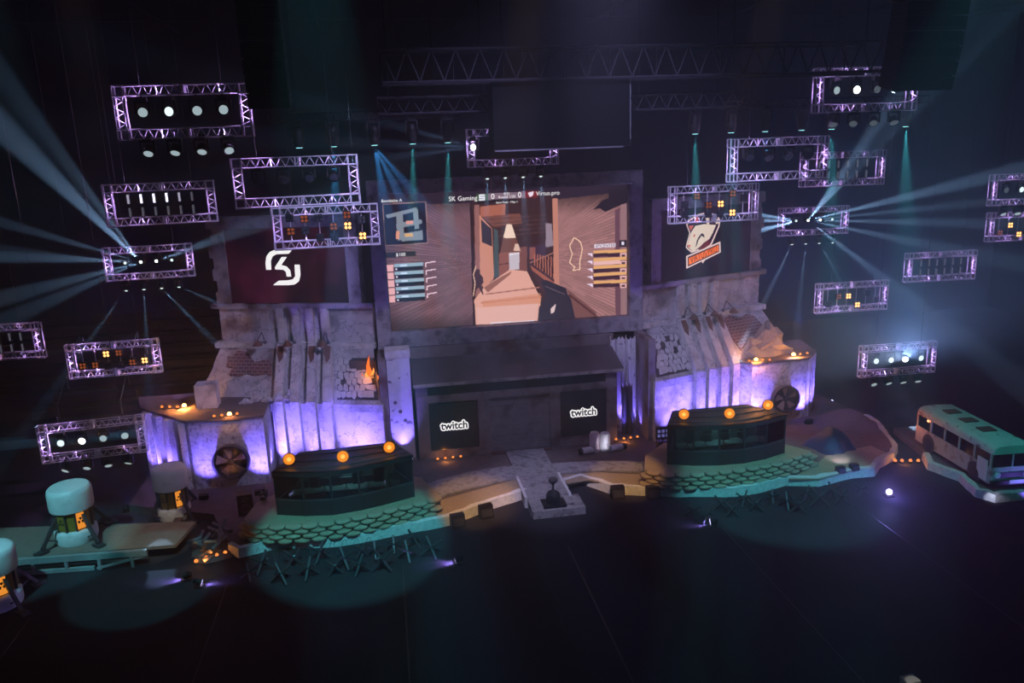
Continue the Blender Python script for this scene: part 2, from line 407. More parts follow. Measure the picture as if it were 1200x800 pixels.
MB().box((0.02, 0.05, 12.60 - 5.3), (11.9, 0.99, 0.08)).build('drip_edge', CONC, fo)
MB().box((0.03, 0.35, (SZ0 + SZ1) / 2), (SX1 - SX0, 0.5, SZ1 - SZ0)).build('cabinet', BLACK, ms)

NX, NZ = 460, 244
gx = np.linspace(SX0, SX1, NX); gzv = np.linspace(SZ1, SZ0, NZ)
GX, GZ = np.meshgrid(gx, gzv)
v = np.stack([GX - CAM[0], np.full_like(GX, SY - CAM[1]), GZ - CAM[2]], -1)
w_ = v @ FWD
PX, PY = 600 + FPX * (v @ RGT) / w_, 400 - FPX * (v @ UPV) / w_
rng = np.random.default_rng(3)
IMG = np.zeros(PX.shape + (3,))
def inpoly(poly, X=None, Y=None):
    X = PX if X is None else X; Y = PY if Y is None else Y
    r = np.zeros(X.shape, bool); n = len(poly)
    for i in range(n):
        (x1, y1), (x2, y2) = poly[i - 1], poly[i]
        if y1 == y2: continue
        r ^= ((y1 > Y) != (y2 > Y)) & (X < (x2 - x1) * (Y - y1) / (y2 - y1) + x1)
    return r
def fill(poly, c, a=1.0, grad=None):
    m = inpoly(poly); c = np.array(c, float)
    col = c if grad is None else c + (np.array(grad, float) - c) * np.clip((PY[m] - min(p[1] for p in poly)) / (max(p[1] for p in poly) - min(p[1] for p in poly)), 0, 1)[:, None]
    IMG[m] = IMG[m] * (1 - a) + a * col
def line(pts, c, w=0.8, a=1.0):
    for (x1, y1), (x2, y2) in zip(pts[:-1], pts[1:]):
        L2 = (x2 - x1) ** 2 + (y2 - y1) ** 2 + 1e-9
        t = np.clip(((PX - x1) * (x2 - x1) + (PY - y1) * (y2 - y1)) / L2, 0, 1)
        m = np.hypot(PX - x1 - t * (x2 - x1), PY - y1 - t * (y2 - y1)) < w
        IMG[m] = IMG[m] * (1 - a) + a * np.array(c, float)
def srect(x0, y0, x1, y1, c, a=1.0, sl=-0.055):   # rectangle that follows the screen's own slant
    fill([(x0, y0), (x1, y0 + sl * (x1 - x0)), (x1 + 0.03 * (y1 - y0), y1 + sl * (x1 - x0)), (x0 + 0.05 * (y1 - y0), y1)], c, a)
VPx, VPy = 604.0, 306.0
th = np.arctan2(PY - VPy, np.abs(PX - VPx)); rr = np.hypot(PX - VPx, PY - VPy)
row = np.floor(th * 34); fr_ = th * 34 - row
jit = np.sin(row * 12.9898) * 43758.5453; jit -= np.floor(jit)
bl = np.floor(np.log(rr + 1) * 5 + jit * 3); bj = np.sin(bl * 78.233 + row * 37.7) * 9631.1; bj -= np.floor(bj)
base = np.where((PX < VPx)[..., None], np.array([126, 92, 94.]), np.array([172, 122, 112.]))
IMG[:] = base * (0.90 + 0.14 * bj)[..., None] * np.where(fr_ < 0.22, 0.70, 1.0)[..., None]
IMG *= (1.0 - 0.35 * np.clip((475 - PX) / 40, 0, 1))[..., None]
IMG *= (1.0 - 0.55 * np.clip((252 - PY) / 26, 0, 1))[..., None]
IMG *= (1.0 - 0.40 * np.clip((PY - 366) / 18, 0, 1) * (PX < 556))[..., None]
fill([(447, 225), (560, 222), (740, 212), (740, 224), (650, 234), (558, 238), (447, 240)], (44, 32, 44))
# corridor
fill([(553, 236), (650, 230), (650, 384), (556, 386)], (58, 36, 38))
fill([(563, 242), (593, 239), (592, 256), (573, 258), (563, 254)], (170, 100, 76)); fill([(565, 254), (610, 250), (612, 262), (578, 266)], (120, 74, 62))
for k in range(5): line([(566, 258 + 5 * k), (640, 252 + 5 * k)], (88, 58, 54), 0.5)
fill([(556, 240), (562, 240), (566, 366), (558, 372)], (150, 100, 90)); line([(552, 238), (556, 384)], (48, 30, 34), 1.2)
fill([(562, 252), (577, 268), (579, 327), (567, 338), (563, 330)], (205, 138, 108)); fill([(564, 257), (576, 268), (577, 289), (565, 284)], (50, 38, 48))
fill([(579, 268), (584, 270), (585, 323), (579, 327)], (70, 84, 84))
fill([(585, 297), (597, 296), (597, 321), (585, 326)], (140, 84, 72)); line([(585, 310), (597, 309)], (80, 46, 44), 0.6)
fill([(597, 296), (609, 295), (609, 316), (597, 317)], (200, 188, 182)); fill([(597, 296), (609, 295), (609, 298), (597, 299)], (235, 228, 220))
fill([(609, 290), (618, 289), (618, 317), (609, 318)], (120, 72, 64)); fill([(618, 290), (640, 285), (640, 300), (622, 306)], (66, 46, 62)); fill([(621, 290), (628, 290), (628, 304), (621, 304)], (140, 82, 72))
fill([(594, 263), (600, 263), (605, 279), (590, 279)], (245, 214, 178)); fill([(590, 279), (605, 279), (612, 296), (586, 298)], (150, 96, 78), 0.6)
fill([(604, 286), (608, 286), (610, 294), (602, 294)], (225, 186, 156))
fill([(640, 262), (647, 262), (649, 288), (640, 290)], (150, 130, 132))
fill([(568, 336), (598, 316), (618, 318), (634, 350), (634, 376), (558, 381), (556, 352)], (226, 166, 138))
fill([(567, 337), (585, 326), (600, 318), (598, 322), (572, 343)], (150, 96, 78)); line([(570, 345), (632, 337)], (170, 112, 92), 0.8); line([(565, 355), (634, 348)], (190, 120, 94), 1.2); fill([(566, 353), (634, 344), (634, 356), (566, 360)], (214, 142, 104), 0.7)
fill([(558, 361), (631, 356), (629, 377), (560, 381)], (228, 176, 152)); line([(575, 379), (626, 376)], (235, 225, 220), 0.5)
# railing
fill([(619, 308), (622, 306), (650, 328), (650, 344), (640, 352)], (70, 46, 50)); fill([(622, 311), (650, 331), (650, 337), (624, 317)], (160, 90, 70))
for k in range(8): line([(627 + 3.2 * k, 311 + 2.2 * k), (627 + 3.2 * k, 298 + 0.6 * k)], (184, 106, 82), 0.6)
line([(622, 308), (650, 296)], (170, 110, 92), 0.6)
fill([(648, 233), (654, 232), (656, 340), (650, 336)], (196, 130, 104))
# weapon
fill([(634, 330), (640, 328), (664, 338), (666, 346), (655, 350), (640, 343)], (42, 38, 50)); fill([(640, 343), (668, 346), (676, 366), (680, 384), (630, 384), (632, 360), (638, 352)], (46, 42, 54)); fill([(646, 362), (652, 356), (650, 366), (646, 368)], (226, 196, 180)); line([(640, 336), (662, 345)], (96, 80, 84), 0.6)
fill([(664, 338), (700, 366), (694, 378), (676, 380), (670, 352)], (120, 78, 72)); line([(668, 346), (706, 376)], (84, 48, 48), 1.2)
# overhead silhouette and plank post by the edge
fill([(696, 246), (706, 235), (714, 232), (714, 221), (740, 218), (740, 236), (722, 243), (710, 248), (703, 244)], (34, 24, 34))
fill([(721, 246), (727, 244), (728, 372), (722, 372)], (104, 68, 76)); fill([(728, 240), (735, 238), (735, 372), (728, 372)], (150, 112, 108))
# small soldier and outline of another
fill([(558, 317), (560, 315), (563, 317), (563, 321), (566, 325), (567, 331), (564, 335), (567, 345), (566, 346), (561, 337), (558, 341), (557, 347), (555, 347), (556, 336), (557, 330), (555, 326), (557, 321)], (66, 42, 46))
line([(558, 312), (555, 322), (557, 332), (555, 347)], (240, 196, 160), 0.5)
line([(673, 279), (668, 288), (671, 298), (668, 308), (674, 313), (672, 317), (680, 316), (680, 307), (683, 292), (681, 284), (676, 280), (673, 279)], (250, 206, 162), 0.6)
# heads-up panels
srect(448, 239, 499, 288, (30, 26, 40)); line([(448.5, 239.5), (499, 236.5), (501.5, 285), (451, 288), (448.5, 239.5)], (150, 116, 104), 0.5)
for q in ([(452, 252), (488, 243), (490, 247), (454, 256)], [(464, 250), (472, 248), (474, 281), (466, 282)], [(464, 262), (494, 257), (495, 262), (465, 268)], [(470, 274), (495, 270), (496, 281), (471, 283)], [(484, 246), (490, 245), (491, 268), (486, 269)]):
    fill(q, (132, 140, 140))
srect(476, 259, 484, 263, (226, 150, 120)); srect(474, 274, 484, 278, (220, 170, 110)); srect(464, 271, 468, 280, (226, 150, 110))
srect(452, 296.5, 487, 302, (44, 38, 44))
for i in range(5):
    y0 = 309.5 + 9.1 * i; x0 = 453 + 0.5 * i
    srect(x0, y0 + 1, x0 + 8, y0 + 8.8, (236, 176, 164)); srect(x0 + 9, y0, x0 + 43, y0 + 3.8, (150, 176, 178)); srect(x0 + 9, y0 + 3.8, x0 + 43, y0 + 8.4, (30, 28, 42)); srect(x0 + 10.5, y0 + 5, x0 + 12.5, y0 + 7, (230, 220, 220)); srect(x0 + 16, y0 + 0.8, x0 + 24, y0 + 2.8, (205, 222, 226))
    line([(x0 + 46, y0 + 3), (x0 + 46, y0 - 1), (x0 + 57, y0 - 3)], (240, 205, 200), 0.7)
srect(697, 286.5, 722, 291, (240, 222, 218)); srect(726, 282, 735, 290, (44, 34, 44)); srect(729, 283.5, 732, 287, (235, 225, 225))
for i in range(5):
    y0 = 294 + 8.9 * i
    srect(696, y0, 735, y0 + 3.6, (232, 172, 104)); srect(696, y0 + 3.6, 727, y0 + 8, (62, 34, 48) if i != 1 else (236, 186, 166)); srect(727, y0 + 3, 735, y0 + 8, (232, 178, 160)); srect(729, y0 + 4.6, 733, y0 + 6.8, (70, 44, 60)); fill([(688, y0 + 3.6), (695, y0 + 2.6), (695, y0 + 7.6), (692, y0 + 5)], (240, 218, 220))
srect(558, 227.4, 572, 236.5, (62, 86, 50)); srect(572, 226.8, 616, 234.5, (128, 106, 112)); srect(616, 224, 630, 232, (120, 34, 38)); srect(560, 235.5, 606, 238.5, (26, 20, 28))
line([(562, 229), (568, 228.6)], (240, 240, 240), 0.8); line([(562, 229), (562, 231.5), (568, 231.2), (568, 234), (562, 234.4)], (240, 240, 240), 0.8); fill([(619, 226), (626, 224), (625, 229), (621, 231)], (240, 225, 220))
IMG = np.clip(IMG * np.array([1.0, 1.0, 1.1]), 0, 255) / 255
LIN = np.where(IMG <= 0.04045, IMG / 12.92, ((IMG + 0.055) / 1.055) ** 2.4)
def grid_image(name, P, LIN, m, parent):
    nz, nx = P.shape[:2]
    me = bpy.data.meshes.new(name)
    idx = np.arange(nz * nx).reshape(nz, nx)
    q = np.stack([idx[:-1, :-1], idx[1:, :-1], idx[1:, 1:], idx[:-1, 1:]], -1).reshape(-1, 4)
    me.vertices.add(nz * nx); me.vertices.foreach_set('co', (P * U).astype(np.float32).ravel())
    me.loops.add(q.size); me.loops.foreach_set('vertex_index', q.astype(np.int32).ravel())
    me.polygons.add(len(q)); me.polygons.foreach_set('loop_start', (np.arange(len(q)) * 4).astype(np.int32))
    me.update(calc_edges=True)
    at = me.color_attributes.new('picture', 'FLOAT_COLOR', 'POINT')
    at.data.foreach_set('color', np.concatenate([LIN, np.ones(LIN.shape[:2] + (1,))], -1).astype(np.float32).ravel())
    me.materials.append(m)
    o = bpy.data.objects.new(name, me); COL.objects.link(o); o.parent = parent
    return o
def picture_mat(name, strength):
    m = emit(name, (1, 1, 1), strength, True); nt = m.node_tree
    a = nt.nodes.new('ShaderNodeAttribute'); a.attribute_name = 'picture'
    nt.links.new(a.outputs['Color'], [n for n in nt.nodes if n.type == 'EMISSION'][0].inputs[0]); return m
PIC = picture_mat('screen_picture', 1.12)
grid_image('screen_picture', np.stack([GX, np.full_like(GX, 0.09), GZ], -1), LIN, PIC, ms)
def scr(x, y): p = py(x, y, SY + 0.07); return (p[0], 0.07, p[2])
for s, x, y, sz in (('SK Gaming', 542.5, 232.6, 0.30), ('Virtus.pro', 642, 226.4, 0.28), ('0', 577.5, 230.4, 0.36), ('0', 609, 228.4, 0.36), ('0:21', 594, 227, 0.17), ('Round 1/30', 594, 230.6, 0.17), ('Semi Final - Map 1', 594, 236.8, 0.14),
                    ('Bombsite A', 459, 235.2, 0.20), ('$100', 469.5, 298.3, 0.22)):
    text('screen_lettering', s, scr(x, y), sz, WHITEL, ms, rot=(math.pi / 2, 0, 0))
text('screen_lettering', 'EPICENTER', scr(709.5, 288), 0.20, BLACK, ms)

# portal below the screen
pt = empty('stage_portal', (0, 35.0, ZD - 0.02), label='grey concrete portal building under the video wall with sloping dark roof', cat='building')
def pbox(x0, x1, y0, y1, z0, z1, name, m, parent=pt): return MB().box(((x0 + x1) / 2, (y0 + y1) / 2, (z0 + z1) / 2), (x1 - x0, y1 - y0, z1 - z0)).build(name, m, parent)
pbox(-4.9, 4.7, 0.25, 2.0, 0.0, 3.9, 'back_panel', PORT)
for x0, x1 in ((-4.9, -4.35), (-2.05, -1.5), (1.4, 1.92), (4.15, 4.7)): pbox(x0, x1, 0.0, 0.3, 0.0, 3.0, 'pier', PORT)
pbox(-4.9, 4.7, -0.02, 0.3, 2.75, 3.1, 'lintel', PORT)
pbox(-4.35, -2.05, 0.0, 0.3, 0.0, 0.42, 'panel_sill', PORT); pbox(1.92, 4.15, 0.0, 0.3, 0.0, 0.5, 'panel_sill', PORT)
pbox(-4.35, 4.15, 0.02, 0.3, 3.1, 3.72, 'clerestory_band', BLACKG)
pbox(-4.9, -4.35, 0.0, 0.3, 3.1, 3.75, 'pier_cap', PORT); pbox(4.15, 4.7, 0.0, 0.3, 3.1, 3.75, 'pier_cap', PORT)
for k in range(9):
    pbox(-1.5, 1.4, 0.16 + 0.03 * (k % 2), 0.3, 0.02 + 0.25 * k, 0.26 + 0.25 * k, 'shutter_slat', PORT)
pbox(-1.5, 1.4, -0.25, 0.0, 0.0, 0.05, 'threshold', RUST)
MB().add([(-5.0, -0.4, 3.78), (4.95, -0.4, 3.78), (4.85, 1.9, 4.62), (-5.0, 1.9, 4.62), (-5.0, -0.4, 3.66), (4.95, -0.4, 3.66), (4.85, 1.9, 4.5), (-5.0, 1.9, 4.5)],
         [(0, 1, 2, 3), (7, 6, 5, 4), (0, 4, 5, 1), (1, 5, 6, 2), (2, 6, 7, 3), (3, 7, 4, 0)]).build('roof', ROOFM, pt)
MB().box((-0.03, -0.42, 3.73), (9.94, 0.06, 0.14)).build('eave_strip', CONC, pt)
pbox(-5.0, 5.0, 1.6, 2.0, 4.5, 5.06, 'upper_fascia', PORT)
for x in (-4.0, -2.0, 0.0, 2.0, 4.0): MB().add([(x - 0.03, -0.41, 3.80), (x + 0.03, -0.41, 3.80), (x + 0.03, 1.85, 4.645), (x - 0.03, 1.85, 4.645)], [(0, 1, 2, 3)]).build('roof_seam', STEEL, pt, fix=False)
for (cx, lx, lz, zc, cat_) in ((-3.2, -3.2, 0, 1.88, 'barrel'), (3.03, 3.03, 0, 1.97, 'bus')):
    tp = empty('logo_panel', (cx, 34.98, zc), label='square black panel with glowing twitch lettering on the portal, %s side' % cat_, cat='panel', group='twitch panels on the portal')
    MB().box((0, 0.03, 0), (2.26, 0.12, 2.26)).build('panel', BLACKG, tp)
    bk_ = text('lettering_backing', 'twitch', (0, -0.04, 0.03), 0.52, WHITEL, tp, sx=0.95)
    src = bk_.data; nv = len(src.vertices); V0 = [v.co.copy() for v in src.vertices]; F0 = [tuple(p.vertices) for p in src.polygons]; vv, ff = [], []
    for k in range(14):                       # the white rim is the word thickened outwards
        dx, dy = 0.072 * U * math.cos(k * math.pi / 7), 0.072 * U * math.sin(k * math.pi / 7)
        ff += [tuple(i + len(vv) for i in f) for f in F0]; vv += [(c.x + dx, c.y + dy, c.z) for c in V0]
    me_ = bpy.data.meshes.new('lettering_backing'); me_.from_pydata(vv, [], ff); me_.materials.append(WHITEL); bk_.data = me_
    text('lettering', 'twitch', (0, -0.06, 0.03), 0.52, BLACK, tp, offset=0.012, sx=0.95)

# pillars beside the portal
PIL = mat('pillar_plaster', (0.55, 0.54, 0.56), 0.85, var=0.2, vscale=3, dirt=(0.12, 0.10, 0.12), dscale=2.4, dthr=(0.62, 0.68))
for sx, yy, lab in ((-1, 35.2, 'barrel'),):
    pl = empty('tall_pillar', (sx * 5.6, yy, ZD - 0.02), label='violet-lit plastered pillar beside the portal on the %s side' % lab, cat='pillar')
    MB().box((0, 0.3, 2.5), (1.06, 0.9, 5.0)).build('shaft', PIL, pl)
    MB().box((0, 0.28, 5.18), (1.14, 0.98, 0.36)).build('capital', CONCL, pl)
    for k in range(3): MB().tube((-0.25 + 0.2 * k, -0.16, 2.9 - 0.45 * k), (-0.25 + 0.2 * k, -0.145, 2.9 - 0.45 * k), 0.09, n=8).build('bullet_hole', GAP, pl)
    link_light('pillar_uplight', 'SPOT', (sx * 5.6, yy - 0.75, ZD + 0.25), VIO, 420, (sx * 5.6, yy - 0.1, 2.4), 60, 0.8, 0.05)
    for dx in (-0.22, 0.22):
        u = empty('uplight', (sx * 5.6 + dx, yy - 0.75, ZD), label='small black uplight at the %s-side pillar foot, %s the portal' % (lab, 'next to' if dx * sx < 0 else 'away from'), cat='lamp', group='%s-side pillar uplights' % lab)
        MB().lathe([(0.10, 0.0), (0.12, 0.06), (0.15, 0.22), (0.16, 0.30)], 10).build('housing', BLACK, u, smooth=True)
        MB().tube((0, 0, 0.295), (0, 0, 0.31), 0.13, n=10).build('lens', emit('violet_lens', (0.5, 0.42, 1), 2.2), u)

# drapes in the niche on the bus side
def drape(x0, x1, y0, z0, z1, amp, n, m, name, label, flare=0.0):
    vs = []
    for i in range(n):
        f = i / (n - 1); x = x0 + (x1 - x0) * f; y = y0 + amp * math.sin(i * 1.1) + amp * 0.4 * math.sin(i * 2.7 + 1)
        for k in range(5):
            t = k / 4; vs.append((x + flare * (f - 0.5) * (1 - t), y - 0.10 * (1 - t), z0 + (z1 - z0) * t - 0.25 * abs(math.sin(i * 0.7)) * (t == 1)))
    mb = MB().add(vs, [(5 * i + k, 5 * i + 5 + k, 5 * i + 6 + k, 5 * i + 1 + k) for i in range(n - 1) for k in range(4)])
    o = mb.build(name, m, smooth=True, fix=False); o.modifiers.new('thickness', 'SOLIDIFY').thickness = 0.03
    return tag(o, label, 'curtain')
drape(4.8, 6.1, 36.35, ZD, 5.3, 0.13, 30, PIL, 'niche_curtain', 'tall pale curtain lit violet in the niche between portal and bus-side wing')
drape(5.2, 5.75, 35.85, ZD, 3.0, 0.10, 14, mat('dark_cloth', (0.03, 0.025, 0.04), 0.9), 'dark_drape', 'dark cloth hanging before the violet niche curtain')
for dx in (-0.30, 0.32): link_light('pillar_uplight', 'SPOT', (5.5 + dx * 1.6, 35.55, ZD + 0.15), VIO, 330, (5.5 + dx * 1.2, 36.4, 2.6), 60, 0.8, 0.05)

# ------------------------------------------------------------------ the two wings
C18, S18 = math.cos(math.radians(18)), math.sin(math.radians(18))
def wing(side, word):
    def W(u, v, z):                          # wing frame -> stage frame
        return (side * (6.6 + u * C18 + v * S18), 37 + u * S18 - v * C18, z)
    root = empty('reactor_wing', W(3.5, 0, ZD), label='ruined concrete wing of the stage set on the %s side' % word, cat='building')
    rl = np.array(W(3.5, 0, ZD))
    def L(u, v, z): return tuple(np.array(W(u, v, z)) - rl)
    def cuboid(u0, u1, v0, v1, z0, z1, name, m, parent=root):
        q = [L(u0, v1, z0), L(u1, v1, z0), L(u1, v0, z0), L(u0, v0, z0), L(u0, v1, z1), L(u1, v1, z1), L(u1, v0, z1), L(u0, v0, z1)]
        return MB().add(q, [(3, 2, 1, 0), (4, 5, 6, 7), (0, 1, 5, 4), (1, 2, 6, 5), (2, 3, 7, 6), (3, 0, 4, 7)]).build(name, m, parent)
    cuboid(-0.1, 7.75, -0.6, 0.0, 5.5, 7.5, 'upper_wall', CONC)
    cuboid(-0.1, 8.05, -0.6, 0.22, 7.38, 7.62, 'upper_ledge', FRAMEC)
    cuboid(-0.1, 8.0, -0.6, 0.34, 5.46, 5.72, 'lower_ledge', CONCL)
    for k in range(4):
        u = 2.15 + 0.74 * k
        cuboid(u, u + 0.36, 0, 0.22, 5.72, 7.38, 'rib', CONCL)
    # sloped face
    def SL(t, u0, u1): return u0 + (u1 - u0) * t
    def sp(u, t, off=0.0):                   # u along the slope at the ledge, t 0 top .. 1 knee
        vv = 0.3 + 2.04 * t; zz = 5.5 - 2.15 * t
        sh = -0.55 * t if u > 0.3 else -0.9 * t
        return L(u + sh, vv + off * 0.72, zz + off * 0.69)
    q = [sp(0, 0), sp(4.95, 0), sp(4.95, 1), sp(0, 1)]
    b = [L(0, -0.5, 5.5), L(4.95, -0.5, 5.5), L(4.4, -0.5, 0), L(-0.9, -0.5, 0)]
    MB().slab([sp(4.95, 0), sp(0, 0), sp(0, 1), sp(4.95, 1)], 0.35, (0, 0, 1)).build('sloped_wall', CONC, root)
    # broken outer slope with brick showing
    edge = [(4.95, 0), (7.75, 0), (8.0, 0.25), (8.1, 0.42), (8.35, 0.62), (8.3, 0.8), (8.6, 1.0), (4.95, 1.0)]
    MB().slab([sp(u, t, -0.05) for u, t in edge][::-1], 0.35, (0, 0, 1)).build('broken_slope', CONC, root)
    patch = [(5.0, 0.08), (5.4, 0.02), (5.9, 0.12), (6.6, 0.05), (7.1, 0.15), (7.35, 0.34), (6.9, 0.40), (6.85, 0.55), (6.2, 0.48), (5.8, 0.62), (5.35, 0.72), (5.1, 0.5)] if side > 0 else \
            [(5.0, 0.28), (5.3, 0.22), (5.9, 0.28), (6.3, 0.10), (6.8, 0.06), (7.1, 0.18), (7.3, 0.16), (7.35, 0.34), (7.0, 0.36), (7.15, 0.5), (6.6, 0.52), (6.3, 0.46), (5.9, 0.5), (5.3, 0.46), (5.05, 0.5)]
    MB().slab([sp(u, t, 0.02) for u, t in patch][::-1], 0.1, (0, 0, 1)).build('brick_patch', BRICK, root)
    for k in range(4):
        u = 1.95 + 0.78 * k
        a = [sp(u, 0.0), sp(u + 0.42, 0.0), sp(u + 0.42, 1.0), sp(u, 1.0)]; c = [sp(u, 0.0, 0.3), sp(u + 0.42, 0.0, 0.3), sp(u + 0.42, 1.0, 0.3), sp(u, 1.0, 0.3)]
        MB().add(a + c, [(3, 2, 1, 0), (4, 5, 6, 7), (0, 1, 5, 4), (1, 2, 6, 5), (2, 3, 7, 6), (3, 0, 4, 7)]).build('rib', CONCL, root)
        cuboid(u - 0.55, u - 0.13, 2.3, 2.58, 0, 3.52, 'rib', CONCL)
        if k in (0, 1, 3) or side > 0:
            t0 = 0.03; qq = [(u + 0.05, t0), (u + 0.36, t0), (u + 0.40, t0 + 0.12), (u + 0.25, t0 + 0.30), (u + 0.08, t0 + 0.22)]
            MB().slab([sp(a_, b_, 0.315) for a_, b_ in qq][::-1], 0.05, (0, 0, 1)).build('rust_stain', RUST, root)
    # crazed plaster beside the portal
    MB().slab([sp(0.1, 0.22, 0.01), sp(1.75, 0.22, 0.01), sp(1.75, 0.92, 0.01), sp(0.1, 0.92, 0.01)][::-1], 0.05, (0, 0, 1)).build('crack_bed', GAP, root)
    for i in range(6):
        for j in range(6):
            if random.random() < 0.10: continue
            u0 = 0.14 + 0.265 * i; t0 = 0.23 + 0.112 * j
            r_ = lambda a: a + random.uniform(-0.02, 0.02)
            e = random.uniform(0.04, 0.10)
            sh = 0.13 * (j % 2)
            qq = [(r_(u0 + sh), r_(t0)), (r_(u0 + 0.12 + sh), r_(t0 - 0.02)), (r_(u0 + 0.23 + sh), r_(t0 + 0.01)), (r_(u0 + 0.24 + sh), r_(t0 + 0.075)), (r_(u0 + 0.12 + sh), r_(t0 + 0.10)), (r_(u0 + sh), r_(t0 + 0.085))]
            qq = [(min(a_, 1.85), b_) for a_, b_ in qq]
            MB().slab([sp(a_, b_, e) for a_, b_ in qq][::-1], 0.05, (0, 0, 1)).build('plaster_shard', SHARD, root)
    # lower upright wall
    cuboid(-0.93, 4.4, 1.5, 2.33, 0, 3.36, 'lower_wall', CONCL)
    # inner return pier
    MB().box(tuple(np.array((side * 6.33, 35.8, 2.7)) - rl), (0.34, 2.3, 5.4)).build('corner_pier', PORT, root)
    # side screen
    fr = empty('wing_screen_frame', W(4.0, 0, 7.62), label='stepped concrete frame round the team screen on the %s-side wing' % word, cat='frame')
    rf = np.array(W(4.0, 0, 7.62))
    def cf(u0, u1, v0, v1, z0, z1, name, m):
        q = [np.array(W(*p)) - rf for p in ((u0, v1, z0), (u1, v1, z0), (u1, v0, z0), (u0, v0, z0), (u0, v1, z1), (u1, v1, z1), (u1, v0, z1), (u0, v0, z1))]
        return MB().add(q, [(3, 2, 1, 0), (4, 5, 6, 7), (0, 1, 5, 4), (1, 2, 6, 5), (2, 3, 7, 6), (3, 0, 4, 7)]).build(name, m, fr)
    cf(6.98, 7.55, -0.5, 0.15, 7.62, 11.2, 'post', FRAMEC); cf(0.45, 1.05, -0.5, 0.15, 7.62, 11.2, 'post', FRAMEC)
    for k, w in enumerate((0.18, 0.06, 0.22, 0.10, 0.28, 0.12)): cf(7.55, 7.55 + w, -0.5, 0.12, 7.62 + 0.55 * k, 7.62 + 0.55 * (k + 1), 'broken_block', FRAMEC)
    cf(0.45, 7.8, -0.5, 0.18, 11.2, 11.75, 'top_beam', FRAMEC)
    sc_ = empty('team_screen', W(4.0, 0, 9.4), label=('dark maroon team screen with white SK emblem on the barrel-side wing' if side < 0 else 'dark violet team screen with wolf-head emblem and orange banner on the bus-side wing'), cat='screen')
    rs = np.array(W(4.0, 0, 9.4))
    def LS(u, v, z): return tuple(np.array(W(u, v, z)) - rs)
    q = [LS(1.06, 0.06, 7.64), LS(6.97, 0.06, 7.64), LS(6.97, 0.06, 11.18), LS(1.06, 0.06, 11.18)]
    MB().slab(q, 0.25, (side * S18, -C18, 0)).build('panel', MATS['team_a'] if side < 0 else MATS['team_b'], sc_)
    def hitw(x, y, v=0.0):                   # photo direction met by this wing's screen plane
        nrm = np.array([side * S18, -C18, 0.0]); P0 = np.array(W(0, v, 0)); d = ray(x, y)
        return CAM + d * (((P0 - CAM) @ nrm) / (d @ nrm))
    def decal(px, name, m, v):
        P = [hitw(x, y, v) - rs for x, y in px]
        b_ = MB(); b_.add(P, [tuple(range(len(P)))]); o = b_.build(name, m, sc_, fix=False)
        o.modifiers.new('thickness', 'SOLIDIFY').thickness = 0.012
        return o
    return W, root, hitw, decal, sc_, rs

def team_mat(name, c0, c1, c2):
    m = emit(name, (1, 1, 1), 0.7, True); nt = m.node_tree; e = [n for n in nt.nodes if n.type == 'EMISSION'][0]
    tc = nt.nodes.new('ShaderNodeTexCoord'); n = nt.nodes.new('ShaderNodeTexNoise'); n.inputs['Scale'].default_value = 0.45; n.inputs['Detail'].default_value = 3
    r = nt.nodes.new('ShaderNodeValToRGB'); r.color_ramp.elements[0].position = 0.35; r.color_ramp.elements[1].position = 0.7
    r.color_ramp.elements[0].color = (*c0, 1); r.color_ramp.elements[1].color = (*c2, 1); k = r.color_ramp.elements.new(0.52); k.color = (*c1, 1)
    nt.links.new(tc.outputs['Object'], n.inputs['Vector']); nt.links.new(n.outputs['Fac'], r.inputs[0]); nt.links.new(r.outputs[0], e.inputs[0])
    return m
team_mat('team_a', lin((22, 10, 28)), lin((44, 12, 30)), lin((70, 20, 48)))
team_mat('team_b', lin((26, 18, 38)), lin((38, 24, 52)), lin((70, 36, 58)))

WL, wrootL, hitL, decL, scrL, rsL = wing(-1, 'barrel')
def sk(p): return [(240 + x / 6.667, 250 + y / 6.667) for x, y in p]
for p in ([(480, 440), (474, 385), (482, 335), (508, 300), (545, 284), (560, 292), (680, 288), (655, 315), (560, 318), (530, 336), (516, 372), (520, 440)],
          [(600, 340), (642, 340), (598, 402), (640, 414), (668, 445), (676, 493), (640, 493), (634, 458), (615, 440), (550, 437), (548, 420)],
          [(702, 400), (742, 400), (748, 480), (736, 530), (702, 555), (660, 560), (533, 560), (577, 525), (650, 522), (688, 514), (707, 490), (704, 450)]):
    decL(sk(p), 'emblem_stroke', emit('emblem_white', (1, 0.98, 1), 1.1), 0.075)
WR, wrootR, hitR, decR, scrR, rsR = wing(1, 'bus')
def vp(p): return [(795 + x / 10, 240 + y / 10) for x, y in p]
PINKW = emit('emblem_pale', lin((238, 205, 205)), 1.05); CREAM = emit('emblem_cream', lin((236, 214, 200)), 1.0); ORNG = emit('emblem_orange', lin((255, 120, 60)), 1.15); DKV = emit('emblem_dark', lin((48, 20, 48)), 1.0); PNK = emit('emblem_pink', lin((214, 96, 92)), 1.0)
decR(vp([(90, 230), (120, 180), (225, 110), (300, 92), (400, 98), (470, 140), (492, 180), (480, 250), (400, 440), (380, 480), (220, 540), (150, 560), (85, 500), (95, 450), (130, 330)]), 'emblem_outline', PINKW, 0.07)
decR(vp([(105, 240), (130, 190), (230, 122), (300, 106), (395, 112), (458, 150), (476, 190), (465, 250), (385, 432), (365, 470), (215, 525), (155, 540), (98, 495), (108, 450), (142, 330)]), 'emblem_ground', DKV, 0.085)
decR(vp([(118, 245), (180, 240), (145, 300)]), 'emblem_ear', PNK, 0.1); decR(vp([(185, 160), (235, 130), (230, 215), (190, 215)]), 'emblem_ear', PNK, 0.1)
